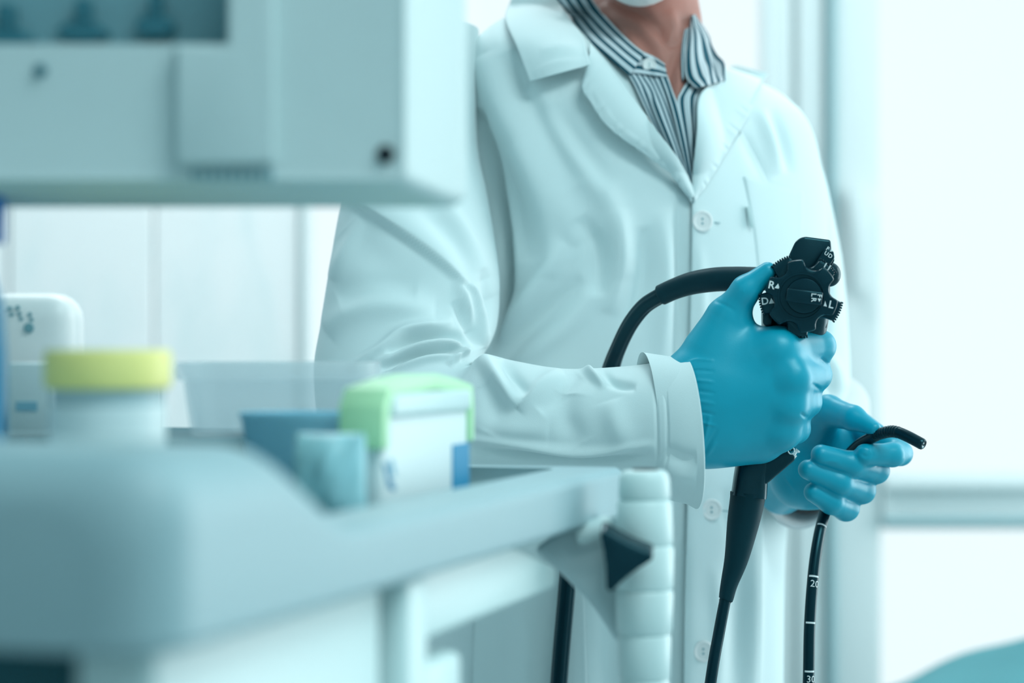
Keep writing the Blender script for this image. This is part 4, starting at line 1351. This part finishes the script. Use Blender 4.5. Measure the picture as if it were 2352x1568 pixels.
for i in range(3):
    o1, o2 = outs[i], outs[(i + 1) % 3]
    q1 = np.array(tips[i], float) - o1 * 9; q2 = np.array(tips[(i + 1) % 3], float) - o2 * 9
    a0 = math.atan2(o1[1], o1[0])
    for k in (-60, -20, 20, 60):
        a_ = a0 + math.radians(k)
        poly.append((q1[0] + 9 * math.cos(a_), q1[1] + 9 * math.sin(a_)))
    mid = (q1 + q2) / 2; nrm_ = (mid - cen) / np.linalg.norm(mid - cen)
    for t_ in (.3, .5, .7):
        poly.append(tuple(q1 * (1 - t_) + q2 * t_ + nrm_ * (8 - 3 * math.sin(math.pi * t_))))
link('clamp_knob', prism_mesh('clamp_knob', poly, lambda a, b, d: P(a, b, 1.402) + Vector((d * .10, d, d * .42)), 0, .013, .0012, 2), M['black'], cart)
place('knob_stem', *lathe([(0.0001, 0), (.007, 0), (.007, .055), (0.0001, .055)], 24), P(1424, 1284, 1.412), M['black'], cart, 40, Matrix.Rotation(math.radians(-90), 3, 'X'))

# ------------------------------------------------------------------ monitor housing seen from behind (top left)
MY0, MY1 = 1.15, 1.235
mon = thing('monitor', P(500, 470, 1.2), 'pale grey monitor housing hanging over the cart, seen from behind', 'monitor')


def mon_pt(px, py, Y):
    return P(px, py, Y)


# back face -> wider front frame, as rings of a rounded rectangle
def rrect(x0, x1, y0, y1, r, Y, n=8):
    out = []
    for cx, cy, a0 in ((x1 - r, y1 - r, 0), (x0 + r, y1 - r, 90), (x0 + r, y0 + r, 180), (x1 - r, y0 + r, 270)):
        for k in range(n + 1):
            a = math.radians(a0 + 90 * k / n)
            out.append(P(cx + r * math.cos(a), cy + r * math.sin(a), Y)[:])
    return out


rings = [rrect(-560, 915, -820, 396, 18, MY0 + .001), rrect(-572, 930, -832, 412, 26, MY0), rrect(-586, 945, -846, 426, 30, MY0 + .006),
         rrect(-640, 1040, -895, 468, 34, MY1 - .010), rrect(-655, 1066, -900, 476, 40, MY1 - .003), rrect(-656, 1070, -900, 476, 42, MY1 + .004), rrect(-650, 1064, -890, 470, 42, MY1 + .012)]
V = np.array([p for r in rings for p in r]); ns = len(rings[0])
back = place('back_shell', V, ring_faces(len(rings), ns, True, True), Vector((0, 0, 0)), M['monitor'], mon, 60)
# slight roll seen in the photograph comes from the housing's own tilt
# recessed connector bay
cut = link('cutter', box_mesh('cutter', (P(-420, 0, MY0).x, MY0 - .02, P(0, 100, MY0).z), (P(522, 0, MY0).x, MY0 + .03, P(0, -300, MY0).z), .003, 2), None)
bo = back.modifiers.new('bay', 'BOOLEAN'); bo.object = cut; bo.operation = 'DIFFERENCE'; bo.solver = 'EXACT'
dg = bpy.context.evaluated_depsgraph_get()
me = bpy.data.meshes.new_from_object(back.evaluated_get(dg))
back.modifiers.clear(); back.data = me
bpy.data.objects.remove(cut)
shade_auto(me, 45)
link('connector_bay', box_mesh('connector_bay', (P(-415, 0, MY0).x, MY0 + .024, P(0, 96, MY0).z), (P(518, 0, MY0).x, MY0 + .0295, P(0, -296, MY0).z), .001, 1), M['recess'], mon)
for px, py, w_, h_ in ((10, 88, 60, 26), (188, 74, 56, 24), (355, 60, 44, 26)):
    c = P(px, py, MY0 + .010)
    a, b = px2m(w_, MY0), px2m(h_, MY0)
    V, F = lathe([(0.0001, -.004), (.85, -.004), (1, -.002), (1, .018), (0.0001, .018)], 40)
    V = np.array(V); V[:, 0] *= a; V[:, 1] *= b
    V = [Matrix.Rotation(math.radians(-90), 3, 'X') @ Vector(v) for v in V]
    cn = place('connector', V, F, c, M['socket'], mon, 40)
    link('plug_pin', box_mesh('plug_pin', (c.x - a * .3, c.y + .0, c.z + b), (c.x + a * .3, c.y + .014, c.z + b + .012), .001, 1), M['socket'], cn)
# raised cover strip with its grille below, screws, vent strip on the underside
link('cover_panel', prism_mesh('cover_panel', [(404, 104), (524, 104), (524, -700), (632, -700), (632, 374), (404, 378)], lambda a, b, d: P(a, b, MY0 - .006 + d), 0, .012, .0025, 3), M['monitor'], mon)
for i in range(9):
    link('vent_slat', box_mesh('vent_slat', (P(440 + 22 * i, 0, MY0).x, MY0 - .0012, P(0, 413, MY0).z), (P(452 + 22 * i, 0, MY0).x, MY0 + .006, P(0, 392, MY0).z), .0004, 1), M['recess'], mon)
for px, py, r_ in ((885, 354, 21), (92, 162, 15)):
    V, F = lathe([(0.0001, -.0012), (px2m(r_ * .8, MY0), -.0012), (px2m(r_, MY0), -.0002), (px2m(r_, MY0), .004), (0.0001, .004)], 32)
    V = [Matrix.Rotation(math.radians(-90), 3, 'X') @ Vector(v) for v in V]
    place('screw', V, F, P(px, py, MY0 - .0001), M['hole'] if r_ > 18 else M['socket'], mon, 40)
# support arm rising from the frame to the ceiling, above the picture
link('support_arm', box_mesh('support_arm', (-.13, 1.26, 1.55), (-.09, 1.30, ZT), .006, 2), M['cart_white'], mon)
link('arm_plate', box_mesh('arm_plate', (-.17, 1.246, 1.30), (-.05, 1.275, 1.60), .006, 2), M['cart_white'], mon)

# ------------------------------------------------------------------ things on the tray
TZ = CZ + FLOOR_Z + .0003


def ground(px, Y):
    v = P(px, 784, Y); v.z = TZ
    return v


# specimen jar with yellow lid
jy = 1.17
jb = ground(248, jy)
lidz0 = P(0, 888, jy).z - TZ
lidz1 = P(0, 803, jy).z - TZ
jar = thing('specimen_jar', jb, 'clear specimen jar with a yellow screw lid on the cart tray', 'jar')
rj = px2m(136, jy)
lathe_obj('jar_body', [(0.0001, 0), (rj * .84, 0), (rj * .88, .002), (rj * .95, lidz0 - .004), (rj * .95, lidz0 + .006), (rj * .90, lidz0 + .006), (rj * .90, lidz0 - .004), (rj * .83, .004), (0.0001, .003)], M['clear'], jar, jb, 64, 40)
lathe_obj('lid', [(0.0001, lidz0 + .0065), (rj * .98, lidz0 + .0065), (rj * .985, lidz0 - .001), (rj * 1.05, lidz0), (rj * 1.07, lidz0 + .003), (rj * 1.07, lidz1 - .003), (rj * 1.03, lidz1), (0.0001, lidz1)], M['yellow'], jar, jb, 96, 50)
lathe_obj('specimen', [(0.0001, .0045), (rj * .80, .0045), (rj * .84, lidz0 * .36), (0.0001, lidz0 * .36)], M['ink_pale'], jar, jb, 48, 40)
lathe_obj('jar_label', [(rj * .955, lidz0 * .52), (rj * .967, lidz0 * .52), (rj * .985, lidz0 * .88), (rj * .972, lidz0 * .88)], M['pack'], jar, jb, 64, 40)

# wipes pack with green hinged lid
t = thing('wipes_pack', L(.44, .09, FLOOR_Z), 'white wipes pack with a bright green lid standing on the tray', 'wipes pack')
pu0, pu1, pv0, pv1 = .415, .575, .064, .086
ph0, ph1 = FLOOR_Z + .0003, -.031
link('pack_body', box_mesh('pack_body', (pu0, pv0, ph0), (pu1, pv1, ph1), .006, 3, CF), M['pack'], t)
link('lid_flap', box_mesh('lid_flap', (pu0 + .012, pv0 - .0032, ph1 - .012), (pu1 - .004, pv1 - .006, ph1 + .002), .003, 3, CF), M['cart_white'], t)
# green frame: arched top with drooping ends
arc = [(pu0 - .004, -.060), (pu0 - .003, -.036), (pu0 + .006, -.026), (pu0 + .05, -.0215), (pu0 + .09, -.0195), (pu0 + .13, -.023), (pu1 + .001, -.027), (pu1 + .004, -.040), (pu1 + .004, -.062)]
inn = [(pu1 - .002, -.062), (pu1 - .002, -.040), (pu1 - .006, -.0315), (pu0 + .09, -.0285), (pu0 + .014, -.0305), (pu0 + .008, -.038), (pu0 + .006, -.060)]
link('green_lid', prism_mesh('green_lid', arc + inn, lambda a, b, d: L(a, d, b), pv0 - .0025, pv1 + .0025, .0015, 2), M['green'], t)
link('blue_band', box_mesh('blue_band', (pu1 - .034, pv0 - .0008, ph0 + .002), (pu1 - .001, pv0 + .01, -.063), .0004, 1, CF), M['blue'], t)
for k, (a, b, c, d, mk) in enumerate(((.004, .009, -.068, -.082, 'ink'), (.012, .017, -.066, -.076, 'ink_pale'), (.010, .016, -.078, -.084, 'ink'), (.008, .040, -.0945, -.0985, 'ink_pale'),
                                      (.010, .018, -.092, -.094, 'ink'), (.060, .110, -.094, -.098, 'ink_pale'))):
    link('printed_line', prism_mesh('printed_line', [(pu0 + a + .004 - .004, c), (pu0 + b, c), (pu0 + b + .006, d), (pu0 + a + .006, d)], lambda x, z, q: L(x, q, z), pv0 - .0006, pv0 + .002), M[mk], t)

# pale blue crinkled pouch beside it
V, F = [], []
c0 = L(.385, .083, 0)
nu, nv = 24, 20
for sgn in (-1, 1):
    for i in range(nu + 1):
        for j in range(nv + 1):
            s, z = i / nu * 2 - 1, j / nv
            th_ = .014 * (1 - s * s) ** .6 * (1 - (2 * z - 1) ** 4) + .0015
            cr = .0018 * math.sin(9 * s + 4 * z) * math.sin(7 * z + 3 * s)
            p = c0 + V_ * (s * .020) + U_ * (sgn * th_ + cr) + Vector((0, 0, FLOOR_Z + .0005 + z * .052))
            V.append(p[:])
n1 = (nu + 1) * (nv + 1)
for s in (0, 1):
    for i in range(nu):
        for j in range(nv):
            a = s * n1 + i * (nv + 1) + j
            F.append((a, a + nv + 1, a + nv + 2, a + 1))
for i in range(nu):
    for j in (0, nv):
        a = i * (nv + 1) + j; F.append((a, a + nv + 1, a + nv + 1 + n1, a + n1))
for j in range(nv):
    for i in (0, nu):
        a = i * (nv + 1) + j; F.append((a, a + 1, a + 1 + n1, a + n1))
o = place('plastic_pouch', V, F, Vector((0, 0, 0)), M['pouch'], None, 60)
tag(o, 'crinkled pale blue pouch leaning beside the green-lidded wipes pack', 'pouch')

# translucent tub with a blue dish in front of it
ty_ = 1.42
tb_ = ground(620, ty_)
tb_.z = SHZ
t = thing('storage_tub', tb_, 'long translucent white plastic tub behind the blue dish', 'tub')
x0, x1 = P(398, 0, ty_).x, P(856, 0, ty_).x
zt = P(0, 832, ty_).z
zb = P(0, 940, ty_).z


def tub_ring(ins, z, r=.012):
    pts_ = []
    for cx, cy, a0 in ((x1 - ins - r, ty_ + .09 - ins - r, 0), (x0 + ins + r, ty_ + .09 - ins - r, 90), (x0 + ins + r, ty_ + ins + r, 180), (x1 - ins - r, ty_ + ins + r, 270)):
        for k in range(7):
            a = math.radians(a0 + 15 * k)
            pts_.append((cx + r * math.cos(a), cy + r * math.sin(a), z))
    return pts_


rg = [tub_ring(.010, SHZ), tub_ring(.008, SHZ + .002), tub_ring(.004, zt - .012), tub_ring(0, zt - .011), tub_ring(-.001, zt - .006), tub_ring(0, zt), tub_ring(.002, zt), tub_ring(.0055, zt - .010), tub_ring(.0105, SHZ + .004)]
place('tub_body', np.array([p for r in rg for p in r]), ring_faces(len(rg), 28, True, True), Vector((0, 0, 0)), M['tub'], t, 50)
dy = 1.335
db = ground(682, dy)
V, F = lathe([(0.0001, 0), (.022, 0), (.024, .002), (.0325, .0335), (.034, .035), (.0335, .0362), (.0315, .035), (.022, .004), (0.0001, .003)], 64)
o = place('blue_dish', [(v[0] * 1.0, v[1] * .75, v[2] * (P(0, 947, dy).z - TZ) / .036) for v in V], F, db, M['dish'], None, 40)
tag(o, 'small blue plastic dish with sloping sides on the tray', 'dish')

# carton and blue bottle at the left edge
cy0 = 1.452
cb = ground(62, cy0)
cb.z = SHZ
t = thing('carton', cb, 'small white carton with a blue mark left of the jar', 'carton')
zc = P(0, 832, cy0).z
link('carton_body', box_mesh('carton_body', (P(18, 0, cy0).x, cy0, SHZ), (P(118, 0, cy0).x, cy0 + .03, zc), .002, 2), M['pack'], t)
link('printed_mark', box_mesh('printed_mark', (P(36, 0, cy0).x, cy0 - .0006, P(0, 944, cy0).z), (P(86, 0, cy0).x, cy0 + .001, P(0, 922, cy0).z), .0002, 1), M['ink_pale'], t)
by = 1.20
bb = ground(-58, by)
t = thing('spray_bottle', bb, 'blue bottle cut off by the left edge of the picture', 'bottle')
rb_ = px2m(72, by)
hb = P(0, 560, by).z - TZ
lathe_obj('bottle_body', [(0.0001, 0), (rb_ * 1.1, 0), (rb_ * 1.25, .004), (rb_ * 1.25, .020), (rb_, .035), (rb_, hb * .62), (rb_ * .9, hb * .8), (rb_ * .45, hb * .95), (rb_ * .4, hb), (0.0001, hb)], M['blue'], t, bb, 48, 60)
lathe_obj('bottle_cap', [(0.0001, hb), (rb_ * .95, hb), (rb_ * .98, hb + .004), (rb_ * .98, hb + .03), (rb_ * .9, hb + .034), (0.0001, hb + .034)], M['bottle'], t, bb, 48, 40)

# white device with speaker holes on the far side of the tray
dy_ = 1.50
d0, d1 = P(-190, 0, dy_).x, P(168, 0, dy_).x
t = thing('white_device', P(0, 784, dy_) - Vector((0, 0, .06)), 'white device with small round speaker holes behind the yellow-lidded jar', 'device')
z0_, z1_ = SHZ, P(0, 672, dy_).z
link('device_body', box_mesh('device_body', (d0, dy_, z0_), (d1, dy_ + .055, z1_), .018, 5), M['button'], t)
for k, (px, py) in enumerate(((22, 708), (26, 722), (40, 706), (44, 720), (48, 732), (68, 722), (72, 734))):
    c = P(px, py, dy_ - .0004)
    V, F = lathe([(0.0001, 0), (.0014, 0), (.0014, .003), (0.0001, .003)], 16)
    place('speaker_hole', [Matrix.Rotation(math.radians(-90), 3, 'X') @ Vector(v) for v in V], F, c, M['recess'], t, 40)
c = P(66, 753, dy_ - .0006)
V, F = lathe([(0.0001, -.001), (.0030, -.001), (.0034, 0), (.0034, .003), (0.0001, .003)], 20)
place('indicator', [Matrix.Rotation(math.radians(-90), 3, 'X') @ Vector(v) for v in V], F, c, M['recess'], t, 40)
